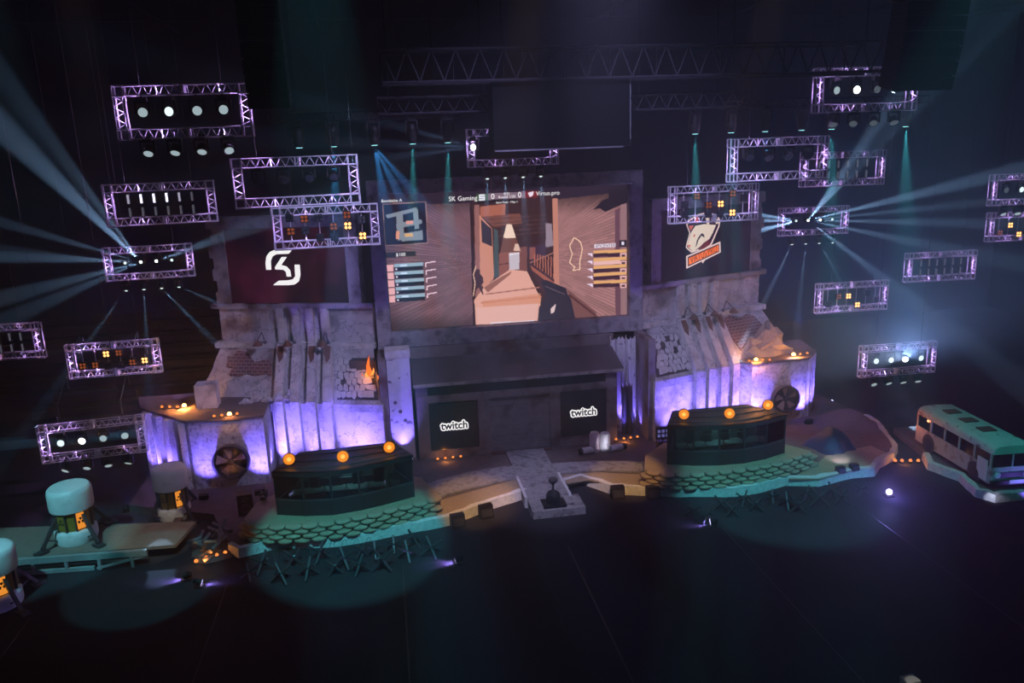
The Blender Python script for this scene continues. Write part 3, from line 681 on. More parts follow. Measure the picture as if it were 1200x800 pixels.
decR(vp([(200, 245), (300, 225), (440, 235), (400, 330), (360, 400), (300, 440), (250, 490), (210, 520), (165, 545), (110, 490), (105, 465), (150, 320)]), 'emblem_face', CREAM, 0.1)
decR(vp([(425, 160), (470, 170), (470, 215), (440, 225)]), 'emblem_mane', CREAM, 0.1); decR(vp([(320, 140), (365, 135), (360, 225), (330, 225)]), 'emblem_mane', CREAM, 0.1)
decR(vp([(200, 500), (215, 420), (240, 370), (275, 330), (300, 350), (305, 385), (270, 360), (235, 410), (215, 470)]), 'emblem_jaw', DKV, 0.115)
decR(vp([(245, 500), (290, 450), (360, 405), (368, 465), (300, 510), (240, 530)]), 'emblem_jaw', emit('emblem_wine', lin((110, 34, 50)), 1.0), 0.115)
decR(vp([(108, 465), (140, 470), (135, 500), (115, 490)]), 'emblem_nose', PNK, 0.115)
decR(vp([(170, 375), (190, 335), (195, 370)]), 'emblem_eye', PNK, 0.115)
decR(vp([(90, 600), (490, 428), (495, 555), (310, 648), (285, 685), (272, 662), (92, 748)]), 'banner_outline', PINKW, 0.13)
decR(vp([(110, 610), (475, 455), (478, 548), (110, 722)]), 'banner_ground', DKV, 0.145)
decR(vp([(122, 622), (468, 472), (470, 540), (122, 702)]), 'banner', ORNG, 0.16)
pA, pB = hitR(807.5, 306, 0.18), hitR(842, 290.5, 0.18)
tx = (pB - pA) / np.linalg.norm(pB - pA); nrm = np.array([S18, -C18, 0.0]); ty = np.cross(nrm, tx)
t_ = text('banner_lettering', 'VIRTUS.PRO', (0, 0, 0), 0.42, emit('banner_ink', lin((110, 30, 28)), 1.0), scrR, sx=0.80)
pc = (pA + pB) / 2 - rsR
t_.matrix_basis = Matrix(((tx[0] * .80, ty[0] * 1.15, nrm[0], pc[0] * U), (tx[1] * .80, ty[1] * 1.15, nrm[1], pc[1] * U), (tx[2] * .80, ty[2] * 1.15, nrm[2], pc[2] * U), (0, 0, 0, 1)))

# gooseneck lamps on the lower ledges
def goose():
    r = empty('ledge_lamp')
    MB().tube((0, 0, 0), (0, -0.25, 0.55), 0.03).tube((0, -0.25, 0.55), (0, -0.75, 0.25), 0.03).build('arm', STEEL, r)
    MB().lathe([(0.06, 0.16), (0.12, 0.08), (0.24, -0.08), (0.22, -0.10)], 10, (0, -0.78, 0.12)).build('shade', RUST, r, smooth=True)
    MB().tube((0, 0, -0.06), (0, 0, 0.06), 0.09, n=8).build('base', STEEL, r)
    return r
g0 = goose(); used = False
for side, W, word, us in ((-1, WL, 'barrel', (2.2, 3.9, 5.4)), (1, WR, 'bus', (2.4, 3.75, 5.0))):
    for i, u in enumerate(us):
        o = g0 if not used else copy_tree(g0); used = True
        put(o, W(u, 0.30, 5.75), side * math.radians(18))
        tag(o, 'rusty gooseneck lamp on the %s-side wing ledge, %s from the video wall' % (word, ORD[i]), 'lamp', 'ledge lamps of the %s-side wing' % word)

# uplights for the walls
def uplight(p, tgt, power, size=75, color=VIO):
    p = (p[0], p[1], p[2] + 0.30)
    link_light('wall_uplight', 'SPOT', p, color, power, tgt, size, 0.9, 0.05)
def fixture(p, rz, label, grp):
    r = empty('floor_uplight', p, rz, label, 'lamp', grp)
    MB().box((0, 0, 0.04), (0.36, 0.24, 0.08)).build('base', BLACK, r)
    MB().box((0, -0.04, 0.16), (0.36, 0.14, 0.16), rot=Matrix.Rotation(0.5, 3, 'X')).build('head', BLACK, r)
    return r
for W, word in ((WL, 'barrel'), (WR, 'bus')):
    for u, pw in ((0.2, 620), (2.2, 420), (3.9, 460)):
        p = W(u, 3.75, ZD + 0.15); uplight(p, W(u, 2.36, 2.0), pw, 88)
        fixture(W(u, 3.8, ZD), 0, 'black floor uplight behind the %s-side booth, %s from the portal' % (word, ORD[int(u // 1.9)]), 'uplights behind the %s-side booth' % word)
link_light('slope_glow', 'POINT', WL(1.0, 3.0, 3.6), VIO, 60, radius=0.3)

# ------------------------------------------------------------------ outer blocks with fans
def fan(p, r, word, tint):
    f = empty('wall_fan', p, label='round ventilation fan set in the ribbed block on the %s side' % word, cat='fan')
    M = Matrix.Rotation(math.radians(90), 3, 'X')
    MB().lathe([(r, -0.12), (r * 1.06, 0.0), (r * 1.06, 0.28), (r * 0.92, 0.28), (r * 0.90, -0.05), (0.02, -0.06)], 28, M=M).build('housing', STEEL, f, smooth=True)
    MB().lathe([(0.14, 0.02), (0.14, 0.20), (0.06, 0.24)], 12, M=M).build('hub', STEEL, f, smooth=True)
    for k in range(5):
        a = 2 * math.pi * k / 5 + 0.4; c0, s0 = math.cos(a), math.sin(a); b_ = MB(); pts = []
        for (rad, da, dy) in ((0.12, -0.25, 0.0), (r * 0.88, -0.30, 0.03), (r * 0.88, 0.30, 0.16), (0.12, 0.25, 0.10)):
            pts.append((rad * math.cos(a + da), -0.04 - dy, rad * math.sin(a + da)))
        b_.slab(pts, 0.015, (0, 1, 0)).build('blade', mat('fan_blade', (0.42, 0.30, 0.26), 0.45, metal=0.4), f)
    for sx in (-1, 1): MB().box((sx * r * 0.5, 0.14, 0), (0.06, 0.36, 0.06)).build('bracket', STEEL, f)
    return f
bl_ = empty('ribbed_block', (-13.2, 34, ZD - 0.02), label='low violet-lit concrete block with vertical ribs on the barrel side', cat='building')
ZB = 3.1
MB().prism([(-1.55, 0.05), (1.6, 0.0), (1.6, 4.2), (-4.6, 4.2), (-3.95, 2.45)], 0, ZB).build('body', CONCB, bl_)
for k in range(4):
    t = 0.12 + 0.25 * k; x, y = -1.55 + (-3.95 + 1.55) * t, 0.05 + 2.40 * t
    MB().box((x - 0.05, y - 0.05, ZB / 2), (0.36, 0.50, ZB), rz=math.radians(-45)).build('rib', CONCL, bl_)
MB().prism([(-1.62, -0.05), (1.66, -0.1), (1.66, 4.2), (-4.7, 4.2), (-4.08, 2.45)], ZB, ZB + 0.12).build('roof_slab', DECK, bl_)
MB().box((-1.0, 1.9, ZB + 0.65), (0.9, 0.8, 1.1)).build('vent_box', CONCL, bl_)
br_ = empty('ribbed_block', (13.4, 35.8, ZD - 0.02), label='low violet-lit concrete block with vertical ribs on the bus side', cat='building')
MB().prism([(-1.4, 0.0), (1.6, 0.05), (2.6, 1.2), (3.0, 3.5), (-2.6, 3.5), (-2.3, 0.6)], 0, ZB).build('body', CONCB, br_)
MB().prism([(-1.46, -0.08), (1.62, -0.04), (2.7, 1.15), (3.1, 3.5), (-2.6, 3.5), (-2.38, 0.55)], ZB, ZB + 0.12).build('roof_slab', DECK, br_)
for k in range(3): MB().box((1.85 + 0.32 * k, 0.28 + 0.36 * k, ZB / 2), (0.30, 0.2, ZB), rz=math.radians(48)).build('rib', CONCL, br_)
fan((-13.05, 33.70, 1.66), 0.74, 'barrel', 0); fan((13.65, 35.50, 1.60), 0.68, 'bus', 0)
uplight((-14.2, 32.9, ZD + 0.1), (-14.1, 34, 1.6), 300); uplight((-11.9, 32.8, ZD + 0.1), (-11.8, 34, 1.6), 420); uplight((-15.9, 34.1, ZD + 0.1), (-15.6, 35, 2.0), 420); uplight((-17.0, 34.9, ZD + 0.1), (-16.6, 36, 2.0), 300)
uplight((12.3, 35.0, ZD + 0.1), (12.3, 35.8, 1.7), 420); uplight((14.7, 34.9, ZD + 0.1), (14.7, 35.8, 1.4), 420); uplight((16.0, 35.6, ZD + 0.1), (15.6, 36.8, 2.0), 300)
for p, lab in (((-14.2, 32.9, ZD), 'barrel'), ((-11.9, 32.8, ZD), 'barrel'), ((14.7, 34.9, ZD), 'bus'), ((12.3, 35.0, ZD), 'bus')):
    fixture(p, 0, 'black floor uplight below the %s-side fan, %s it and the portal' % (lab, 'between' if abs(p[0]) < 13 else 'not between'), 'uplights under the %s-side fan' % lab)
link_light('fan_glow', 'SPOT', (-13.1, 31.5, 0.8), (1.0, 0.32, 0.12), 150, (-13.1, 34, 1.62), 26, 0.5, 0.05)

# broken masonry heap on the bus-side block
def rubble(name, c, sx, sy, sz, seed, label, m=CONC):
    rnd = random.Random(seed); b = MB(); n, k = 12, 6; vs = []
    for j in range(k + 1):
        f_ = j / k
        for i in range(n):
            a = 2 * math.pi * i / n; r = (1 - 0.9 * f_ ** 1.6) * rnd.uniform(0.6, 1.2)
            vs.append((r * sx * math.cos(a), r * sy * math.sin(a), sz * f_ * rnd.uniform(0.82, 1.12)))
    fs = [(j * n + i, j * n + (i + 1) % n, (j + 1) * n + (i + 1) % n, (j + 1) * n + i) for j in range(k) for i in range(n)] + [tuple(range(n - 1, -1, -1)), tuple(range(k * n, k * n + n))]
    b.add(vs, fs); o = b.build(name, m); put(o, c); return tag(o, label, 'rubble', kind='thing')
rubble('masonry_heap', (13.5, 37.3, ZD + ZB + 0.08), 1.4, 0.8, 1.65, 4, 'broken masonry heap piled on the bus-side block roof', mat('rubble_stone', (0.24, 0.22, 0.22), 0.95, var=0.5, vscale=4, bump=1.0, bscale=8))
for k in range(6):
    rubble('broken_stone', (-12.6 + 0.5 * k + random.uniform(-.1, .1), 35.9 + random.uniform(-.2, .5), ZD + ZB + 0.1), 0.3, 0.25, random.uniform(0.2, 0.45), 20 + k, 'grey stone chunk lying on the barrel-side block roof')['group'] = 'stones on the barrel-side block roof'

# ------------------------------------------------------------------ amber lamps on the blocks
AMB = emit('amber_bulb', (1.0, 0.42, 0.10), 12.0); AMBD = emit('amber_bulb_dim', (1.0, 0.27, 0.05), 1.5)
def bulb_row(name, pxs, plane, power, label, grp, r=0.062, main=None):
    for i, (x, y) in enumerate(pxs):
        p = plane(x, y); k_ = len(pxs) - 1 - i if x < 600 else i
        e = empty('amber_lamp', p, label=label + ', %s from the portal side' % ORD[k_], cat='lamp', group=grp)
        MB().lathe([(r * 1.1, -r * 1.2), (r * 1.3, -r * 0.4), (r * 1.2, -r * 0.2)], 8).build('socket', BLACK, e)
        k = 1.6 if main == i else 1.0
        MB().lathe([(r * .5 * k, -r * .3), (r * k, r * .1 * k), (r * k, r * .6 * k), (r * .55 * k, r * 1.2 * k), (r * .1, r * 1.4 * k)], 10).build('bulb', AMB if main == i else AMBD, e, smooth=True)
        if main == i or (main is None and i == 1): link_light('amber_lamp_light', 'POINT', (p[0], p[1] - 0.25, p[2] + 0.1), (1.0, 0.36, 0.08), power, radius=0.06)
bulb_row('a', [(190, 477), (199, 477), (208, 477), (216, 476)], lambda x, y: gz(x, y, 3.63), 300, 'amber lamp before the vent box on the block', 'amber lamps by the vent box', main=3)
bulb_row('a', [(251, 488), (260, 487), (269, 486), (278, 485)], lambda x, y: gz(x, y, 3.63), 60, 'amber lamp on the parapet over the barrel-side fan', 'amber lamps over the barrel-side fan', main=2)
bulb_row('a', [(878, 423), (886, 422), (894, 422), (902, 422)], lambda x, y: gz(x, y, 3.63), 260, 'amber lamp on the parapet over the bus-side fan', 'amber lamps over the bus-side fan', main=1)
bulb_row('a', [(930, 416), (938, 415), (946, 414)], lambda x, y: gz(x, y, 3.63), 160, 'amber lamp at the outer bus-side block corner', 'amber lamps on the bus-side block corner', main=0)
bulb_row('a', [(513, 538), (522, 537), (531, 536), (540, 535)], lambda x, y: gz(x, y, ZD + 0.07), 14, 'small amber floor lamp before the barrel-side twitch panel', 'floor lamps before the barrel-side twitch panel', 0.06)
bulb_row('a', [(722, 515), (731, 514), (739, 513), (747, 512)], lambda x, y: gz(x, y, ZD + 0.07), 14, 'small amber floor lamp before the niche curtain', 'floor lamps before the niche curtain', 0.06)
bulb_row('a', [(1049, 540), (1057, 540), (1067, 540), (1076, 540)], lambda x, y: gz(x, y, 0.09), 16, 'small amber floor lamp between the stage kerb and the bus', 'floor lamps by the bus', 0.075)
bulb_row('a', [(230, 658), (242, 654), (254, 651), (264, 648)], lambda x, y: gz(x, y, 0.09), 18, 'small amber lamp at the end of the barrel platform', 'amber lamps at the barrel platform', 0.075)

# fire in the broken wall
fp = [WL(-0.15, 1.05, 4.35)]
fi = empty('wall_fire', WL(0.10, 1.10, 4.25), label='orange flames burning in the broken wall beside the video wall', cat='fire')
fc = np.array(WL(0.10, 1.10, 4.25))
FLM = emit('flame', (1.0, 0.17, 0.02), 1.5, True); FLY = emit('flame_core', (1.0, 0.32, 0.06), 1.8)
MB().box((-0.1, 0.22, 0.3), (1.3, 0.5, 1.1), rz=math.radians(-18)).build('broken_opening', GAP, fi)
for (dx, h, r, m_, dy) in ((0.12, 1.35, 0.16, FLM, -0.22), (0.25, 0.75, 0.16, FLY, -0.26), (0.0, 0.60, 0.15, FLY, -0.28), (-0.22, 0.50, 0.12, FLM, -0.2), (-0.42, 0.32, 0.09, FLM, -0.15), (0.42, 0.42, 0.10, FLM, -0.2)):
    vs = []
    b_ = MB(); n = 8; prof = [(0.35, 0), (1.0, 0.15), (0.85, 0.35), (0.5, 0.62), (0.22, 0.85), (0.02, 1.0)]
    for j, (pr_, pz) in enumerate(prof):
        for i in range(n):
            a = 2 * math.pi * i / n
            vs.append((dx + r * pr_ * math.cos(a) + 0.06 * math.sin(pz * 6 + dx * 9), dy + r * pr_ * math.sin(a) * 0.7, -0.2 + h * pz))
    b_.add(vs, [(j * n + i, j * n + (i + 1) % n, (j + 1) * n + (i + 1) % n, (j + 1) * n + i) for j in range(len(prof) - 1) for i in range(n)])
    b_.build('flame', m_, fi, smooth=True)
link_light('fire_light', 'POINT', (fc[0], fc[1] - 0.7, fc[2] + 0.3), (1.0, 0.32, 0.07), 22, radius=0.2)

# ------------------------------------------------------------------ sand terraces, sandbags and booths
def bag_mesh(seed):
    rnd = random.Random(seed); b = MB(); nu, nv = 12, 8; vs = []
    for j in range(nv + 1):
        ph = -math.pi / 2 + math.pi * j / nv
        for i in range(nu):
            th_ = 2 * math.pi * i / nu
            s = lambda w, e: math.copysign(abs(w) ** e, w)
            x = 0.30 * s(math.cos(ph), 0.7) * s(math.cos(th_), 0.6); y = 0.22 * s(math.cos(ph), 0.7) * s(math.sin(th_), 0.65); z = 0.098 * s(math.sin(ph), 0.85)
            z += -0.018 * math.cos(x * 8) + rnd.uniform(-.008, .008)
            vs.append((x, y, z + 0.1))
    b.add(vs, [(j * nu + i, j * nu + (i + 1) % nu, (j + 1) * nu + (i + 1) % nu, (j + 1) * nu + i) for j in range(nv) for i in range(nu)])
    return b.mesh('sandbag', BAG, True)
BAGS = [bag_mesh(i) for i in range(4)]
def resample(P, step, start=0.0):
    P = [Vector(p) for p in P]; out = []; d = start
    for a, b in zip(P[:-1], P[1:]):
        L = (b - a).length
        while d < L: out.append((a.lerp(b, d / L), (b - a).normalized())); d += step
        d -= L
    return out
def bag_wall(line, word, zbase, layers=4):
    rnd = random.Random(11)
    for l in range(layers):
        RS = resample(line, 0.62, 0.3 * (l % 2) + 0.05)
        for k, (p, t) in enumerate(RS):
            nn = Vector((-t.y, t.x)); off = 0.035 * l + rnd.uniform(-0.02, 0.02)
            o = bpy.data.objects.new('sandbag', BAGS[rnd.randrange(4)]); COL.objects.link(o)
            q = p + nn * off
            put(o, (q.x, q.y, zbase + 0.168 * l), rot=(rnd.uniform(-.06, .06), rnd.uniform(-.05, .05), math.atan2(t.y, t.x) + rnd.uniform(-.08, .08)))
            o.scale = (1, 1, rnd.uniform(0.92, 1.05))
            lay = ('bottom', 'second', 'third', 'top')[l]
            tag(o, 'sandbag in the %s course before the %s-side booth, %s from the ramp end' % (lay, word, ORD[len(RS) - 1 - k if word == 'barrel' else k]), 'sandbag', 'sandbags of the wall before the %s-side booth, %s course' % (word, lay))
LINE_L = [(-11.9, 28.95), (-11.45, 28.45), (-10.5, 28.12), (-9.4, 28.0), (-8.2, 28.06), (-6.95, 28.32), (-5.64, 28.75), (-4.35, 29.2)]
LINE_R = [(4.35, 29.75), (5.0, 29.25), (5.9, 29.0), (7.4, 28.85), (9.0, 28.95), (10.5, 29.3), (12.1, 29.95)]
bag_wall(LINE_L, 'barrel', ZD - 0.02); bag_wall(LINE_R, 'bus', ZD - 0.02)
def terrace(line, back, word):
    b = MB(); poly = [(p[0], p[1] + 0.12) for p in line] + back
    b.prism(poly, ZD - 0.02, 1.0)
    return tag(b.build('sand_terrace', SAND), 'raised bed of sand under the player booth on the %s side' % word, 'sand', kind='thing')
terrace(LINE_L, [(-5.0, 31.4), (-6.2, 32.0), (-10.0, 32.0), (-11.6, 30.6)], 'barrel')
terrace(LINE_R, [(11.2, 31.4), (9.8, 32.6), (6.2, 32.6), (4.9, 31.4)], 'bus')

GLASS = bpy.data.materials.new('booth_glass'); GLASS.use_nodes = True
_g = GLASS.node_tree; _g.nodes.clear()
_o = _g.nodes.new('ShaderNodeOutputMaterial'); _t = _g.nodes.new('ShaderNodeBsdfTransparent'); _t.inputs[0].default_value = (0.55, 0.66, 0.70, 1)
_gl = _g.nodes.new('ShaderNodeBsdfGlossy'); _gl.inputs['Roughness'].default_value = 0.05; _gl.inputs[0].default_value = (0.8, 0.9, 1, 1)
_f = _g.nodes.new('ShaderNodeFresnel'); _f.inputs[0].default_value = 1.45; _m = _g.nodes.new('ShaderNodeMixShader')
_g.links.new(_f.outputs[0], _m.inputs[0]); _g.links.new(_t.outputs[0], _m.inputs[1]); _g.links.new(_gl.outputs[0], _m.inputs[2]); _g.links.new(_m.outputs[0], _o.inputs[0])
BOOTHM = mat('booth_black', (0.02, 0.024, 0.028), 0.45, var=0.3)

def beacon_lamp(p, word, n_):
    e = empty('beacon_lamp', p, label='round amber beacon on the %s-side booth roof, %s from the ramp' % (word, ORD[n_]), cat='lamp', group='beacons on the %s-side booth' % word)
    d = (Vector(CAM) - Vector(p)); d.z *= 0.6
    M = d.to_track_quat('Z', 'Y').to_matrix()
    MB().tube((0, 0, -0.28), (0, 0, 0.0), 0.05).build('bracket', BLACK, e)
    MB().lathe([(0.08, -0.16), (0.20, -0.06), (0.25, 0.03), (0.25, 0.06)], 16, M=M).build('housing', RUST, e, smooth=True)
    ln = MB().lathe([(0.22, 0.055), (0.20, 0.09), (0.10, 0.125), (0.02, 0.135)], 16, M=M).build('lens', emit('beacon_amber', (1.0, 0.30, 0.02), 1.05), e, smooth=True)
    MB().lathe([(0.09, 0.128), (0.06, 0.15), (0.01, 0.155)], 10, M=M).build('hot_spot', emit('beacon_core', (1.0, 0.50, 0.10), 1.5), ln, smooth=True)
    q = Vector(p) + M @ Vector((0, 0, 0.35))
    link_light('beacon_light', 'POINT', tuple(q), (1.0, 0.36, 0.05), 5, radius=0.1)

def booth(front, back, zf, zt, word, beacons):
    c = Vector((sum(p[0] for p in front) / len(front), sum(p[1] for p in front) / len(front)))
    e = empty('player_booth', (c.x, c.y + 1, zf), label='black glass-fronted player booth on the %s side of the stage' % word, cat='booth')
    o = Vector((c.x, c.y + 1)); F = [Vector(p) - o for p in front]; B = [Vector(p) - o for p in back]; H = zt - zf
    allp = F + B
    MB().prism([tuple(p) for p in allp], 0, 0.10).build('floor_plate', BOOTHM, e)
    ov = [p * 1.03 for p in F] + [p * 1.03 for p in B]
    rf = MB().prism([tuple(p) for p in ov], H - 0.12, H).build('roof', BOOTHM, e)
    for k in range(3):
        t = (k + 0.6) / 3.2
        for i in range(len(F) - 1):
            a = F[i].lerp(B[-1] if i == 0 else (B[-1].lerp(B[0], i / (len(F) - 1))), t); b = F[i + 1].lerp(B[-1].lerp(B[0], (i + 1) / (len(F) - 1)), t)
            MB().bar((a.x, a.y, H + 0.015), (b.x, b.y, H + 0.015), 0.04, 0.03).build('roof_seam', STEEL, rf)
    n = len(F)
    for i in range(n - 1):
        a, b = F[i], F[i + 1]; d = (b - a); L = d.length; ang = math.atan2(d.y, d.x); mid = (a + b) / 2
        MB().box((mid.x, mid.y + 0.03, 0.33), (L, 0.08, 0.56), rz=ang).build('front_panel', BOOTHM, e)
        MB().box((mid.x, mid.y + 0.02, 0.64), (L, 0.06, 0.06), rz=ang).build('sill_rail', STEEL, e)
        MB().box((mid.x, mid.y + 0.03, (0.67 + H - 0.15) / 2), (L - 0.06, 0.02, H - 0.15 - 0.67), rz=ang).build('glass_pane', GLASS, e)
        MB().box((mid.x, mid.y, H - 0.09), (L, 0.10, 0.18), rz=ang).build('fascia', BOOTHM, e)
    for p in F: MB().box((p.x, p.y + 0.03, H / 2), (0.07, 0.07, H)).build('mullion', BOOTHM, e)
    S = [F[-1]] + B + [F[0]]
    for i in range(len(S) - 1):
        a, b = S[i], S[i + 1]; d = b - a; mid = (a + b) / 2
        if i in (0, len(S) - 2):
            MB().box((mid.x, mid.y, 0.33), (d.length, 0.06, 0.56), rz=math.atan2(d.y, d.x)).build('side_panel', BOOTHM, e)
            MB().box((mid.x, mid.y, (0.61 + H) / 2), (d.length, 0.02, H - 0.7), rz=math.atan2(d.y, d.x)).build('glass_pane', GLASS, e)
        else: MB().box((mid.x, mid.y, H / 2), (d.length, 0.06, H), rz=math.atan2(d.y, d.x)).build('rear_panel', BOOTHM, e)
    # inside: desk, monitors, chairs
    dk = empty('gaming_desk', (o.x, o.y - 0.35, zf + 0.10), label='long dark gaming desk inside the %s-side booth' % word, cat='desk')
    MB().box((0, 0, 0.52), (4.2, 0.5, 0.05)).build('desk_top', STEELP, dk)
    for sx in (-1.9, 0, 1.9): MB().box((sx, 0, 0.25), (0.06, 0.4, 0.5)).build('leg', STEEL, dk)
    for i in range(5):
        x = -1.68 + 0.84 * i
        m_ = empty('monitor', (o.x + x, o.y - 0.40, zf + 0.645), label='monitor seen from behind in the %s-side booth, %s from the ramp' % (word, ORD[4 - i if word == 'barrel' else i]), cat='monitor', group='monitors in the %s-side booth' % word)
        MB().box((0, 0, 0.01), (0.2, 0.16, 0.02)).build('foot', STEEL, m_); MB().box((0, 0.02, 0.12), (0.04, 0.03, 0.24)).build('stand', STEEL, m_)
        MB().box((0, 0, 0.32), (0.46, 0.05, 0.28)).build('housing', STEELP, m_)
        MB().box((0, 0.03, 0.32), (0.42, 0.012, 0.24)).build('display', emit('monitor_glow', (0.5, 0.8, 0.75), 0.6), m_)
        ch = empty('gaming_chair', (o.x + x, o.y + 0.25, zf + 0.10), label='high-backed gaming chair in the %s-side booth, %s from the ramp' % (word, ORD[4 - i if word == 'barrel' else i]), cat='chair', group='chairs in the %s-side booth' % word)
        MB().box((0, 0, 0.36), (0.42, 0.42, 0.10)).build('seat', STEELP, ch); MB().box((0, 0.2, 0.75), (0.40, 0.10, 0.70)).build('backrest', STEELP, ch)
        MB().tube((0, 0, 0.04), (0, 0, 0.32), 0.04).build('post', STEEL, ch); MB().box((0, 0, 0.03), (0.44, 0.06, 0.05)).box((0, 0, 0.03), (0.06, 0.44, 0.05)).build('base', STEEL, ch)
    link_light('booth_light', 'POINT', (o.x, o.y + 0.3, zf + H - 0.3), (0.3, 0.75, 0.7), 7, radius=0.2)
    for n_, p in enumerate(beacons): beacon_lamp(p, word, 2 - n_ if word == 'barrel' else n_)
def bz(x, y, z): return tuple(gz(x, y, z))
booth([(-10.62, 29.15), (-9.55, 28.78), (-8.5, 28.62), (-7.45, 28.78), (-6.4, 29.12), (-5.38, 29.52)], [(-6.1, 31.1), (-9.75, 30.9)], 1.0, 2.8, 'barrel', [bz(338.6, 537.6, 3.05), bz(401.6, 534.4, 3.05), bz(456, 523.6, 3.05)])
booth([(5.52, 30.2), (6.5, 29.78), (7.55, 29.55), (8.65, 29.5), (9.75, 29.72), (10.82, 30.15)], [(9.75, 31.8), (6.35, 31.8)], 1.0, 2.8, 'bus', [bz(801.5, 485, 3.05), bz(855, 484, 3.05), bz(900, 474, 3.05)])

# ------------------------------------------------------------------ barrels and their platform
GLOW = emit('barrel_glow', (1.0, 0.34, 0.04), 0.9, True)
YEL = mat('yellow_drum', (0.30, 0.19, 0.03), 0.55, var=0.3, vscale=3)
def barrel(p, R, H, rz, label, legs=4, lit=True):
    e = empty('waste_drum', p, rz, label, 'drum')
    MB().lathe([(R * 0.94, 0), (R * 0.98, H * 0.05), (R * 0.98, H * 0.20), (R * 0.90, H * 0.24), (R * 0.80, H * 0.25)], 28).build('base_ring', WHITEP, e, smooth=True)
    MB().lathe([(R * 0.80, H * 0.22), (R * 0.80, H * 0.62)], 28).build('drum_body', YEL, e, smooth=True)
    MB().lathe([(R * 0.84, H * 0.58), (R, H * 0.60), (R * 1.02, H * 0.66), (R * 1.02, H * 0.90), (R * 0.98, H * 0.955), (R * 0.90, H * 0.985), (R * 0.55, H), (R * 0.02, H * 1.005)], 32).build('cap', WHITEP, e, smooth=True)
    for k in range(6):
        a = math.radians(-90 + 60 * k)
        x, y = R * 0.82 * math.cos(a), R * 0.82 * math.sin(a)
        Rm = Matrix.Rotation(a + math.pi / 2, 3, 'Z')
        g = MB().box((x, y, H * 0.42), (R * 0.40, 0.06, H * 0.28), rot=Rm).build('glowing_window', GLOW if (k == 1 and lit) else YEL, e)
        for j in range(3):                    # trefoil blades
            pts = []; t0 = math.radians(90 + 120 * j)
            for (rad, da) in ((0.05, -30), (0.17, -30), (0.185, 0), (0.17, 30), (0.05, 30)):
                q = Rm @ Vector((R * 0.85 * rad * math.cos(t0 + math.radians(da)) * 1.0, -0.045, R * rad * math.sin(t0 + math.radians(da)) * 1.0)); pts.append((x + q.x, y + q.y, H * 0.43 + q.z))
            b_ = MB(); b_.add(pts, [(0, 1, 2, 3, 4)]); b_.build('trefoil_blade', BLACK, g, fix=False)
        fr_ = MB()
        for sx in (-1, 1):
            q = Rm @ Vector((sx * R * 0.22, 0, 0)); fr_.box((x + q.x, y + q.y, H * 0.42), (0.05, 0.09, H * 0.34), rot=Rm)
        fr_.build('window_frame', STEEL, e)
    for k in range(legs):
        a = math.radians(70 + 360 / legs * k); c_, s_ = math.cos(a), math.sin(a)
        lg = MB().bar((R * 0.8 * c_, R * 0.8 * s_, H * 0.52), (R * 1.75 * c_, R * 1.75 * s_, 0.14), 0.11, 0.11).build('leg', STEEL, e)
        MB().box((R * 1.8 * c_, R * 1.8 * s_, 0.05), (0.45, 0.28, 0.10), rz=a).build('foot', STEEL, lg)
        MB().bar((R * 0.9 * c_, R * 0.9 * s_, 0.2), (R * 1.5 * c_, R * 1.5 * s_, H * 0.2), 0.05, 0.05).build('brace', STEEL, lg)
PZ = 0.55
B1 = gz(86, 637, PZ); B3 = gz(-4, 716, 0.0); B2 = (-15.25, 32.2, 0.0)
barrel((B1[0], B1[1] + 0.45, PZ), 0.76, 2.20, math.radians(-20), 'white-capped drum with amber windows standing on the steel platform')
barrel(B2, 0.67, 2.25, math.radians(-22), 'white-capped drum with amber windows behind the platform, by the ribbed block')
barrel((B3[0] - 0.1, B3[1] + 0.45, 0.0), 0.76, 2.15, math.radians(-18), 'white-capped drum with amber windows on the hall floor before the platform')
pf = empty('steel_platform', (-17.3, 30, 0), label='long sand-topped steel platform carrying a drum beside the stage', cat='platform')
MB().prism([(-4.6, -1.15), (3.0, -1.55), (3.35, 0.3), (-4.6, 1.6)], PZ - 0.12, PZ).build('platform_top', mat('dusty_deck_board', (0.20, 0.16, 0.13), 0.95, var=0.3, vscale=4, bump=0.5), pf)
MB().bar((-4.6, -1.45, PZ + 0.02), (2.1, -1.95, PZ + 0.02), 0.16, 0.22).build('rail_beam', STEELP, pf)
MB().bar((-4.6, -1.45, 0.10), (0.2, -1.80, 0.10), 0.12, 0.14).build('lower_beam', STEELP, pf)
for k in range(6):
    x = -4.2 + 1.15 * k; MB().box((x, -1.47 - 0.075 * (x + 4.6), 0.28), (0.10, 0.10, 0.5)).build('post', STEELP, pf)
for k in range(3): MB().box((-3.5 + 3 * k, 0.3, (PZ - 0.12) / 2), (0.3, 1.6, PZ - 0.12)).build('support', STEEL, pf)
MB().bar((0.3, -1.85, 0.1), (2.1, -1.95, PZ - 0.1), 0.08, 0.08).build('brace', STEELP, pf)
# scrap heap at the platform end
for k in range(9):
    p = gz(random.uniform(232, 262), random.uniform(622, 652), 0.3)
    e = empty('scrap_pipe', (p[0], p[1], 0.42), label='bent scrap metal pipe in the heap between platform and stage kerb', cat='pipe', group='scrap pipes by the platform', rot=(random.uniform(-.4, .4), random.uniform(-.4, .4), random.uniform(0, 3)))
    MB().tube((-0.45, 0, 0), (0.1, 0, 0.02), 0.06, n=8).tube((0.1, 0, 0.02), (0.4, 0.15, 0.2), 0.06, n=8).build('pipe', STEELP, e); MB().lathe([(0.09, -0.05), (0.09, 0.05)], 8, (-0.45, 0, 0), M=Matrix.Rotation(math.pi / 2, 3, 'Y')).build('flange', STEEL, e)
rubble('debris_mound', (-13.1, 28.5, 0.0), 0.9, 1.0, 0.35, 77, 'low dark debris mound between the platform and stage kerb', DECK)

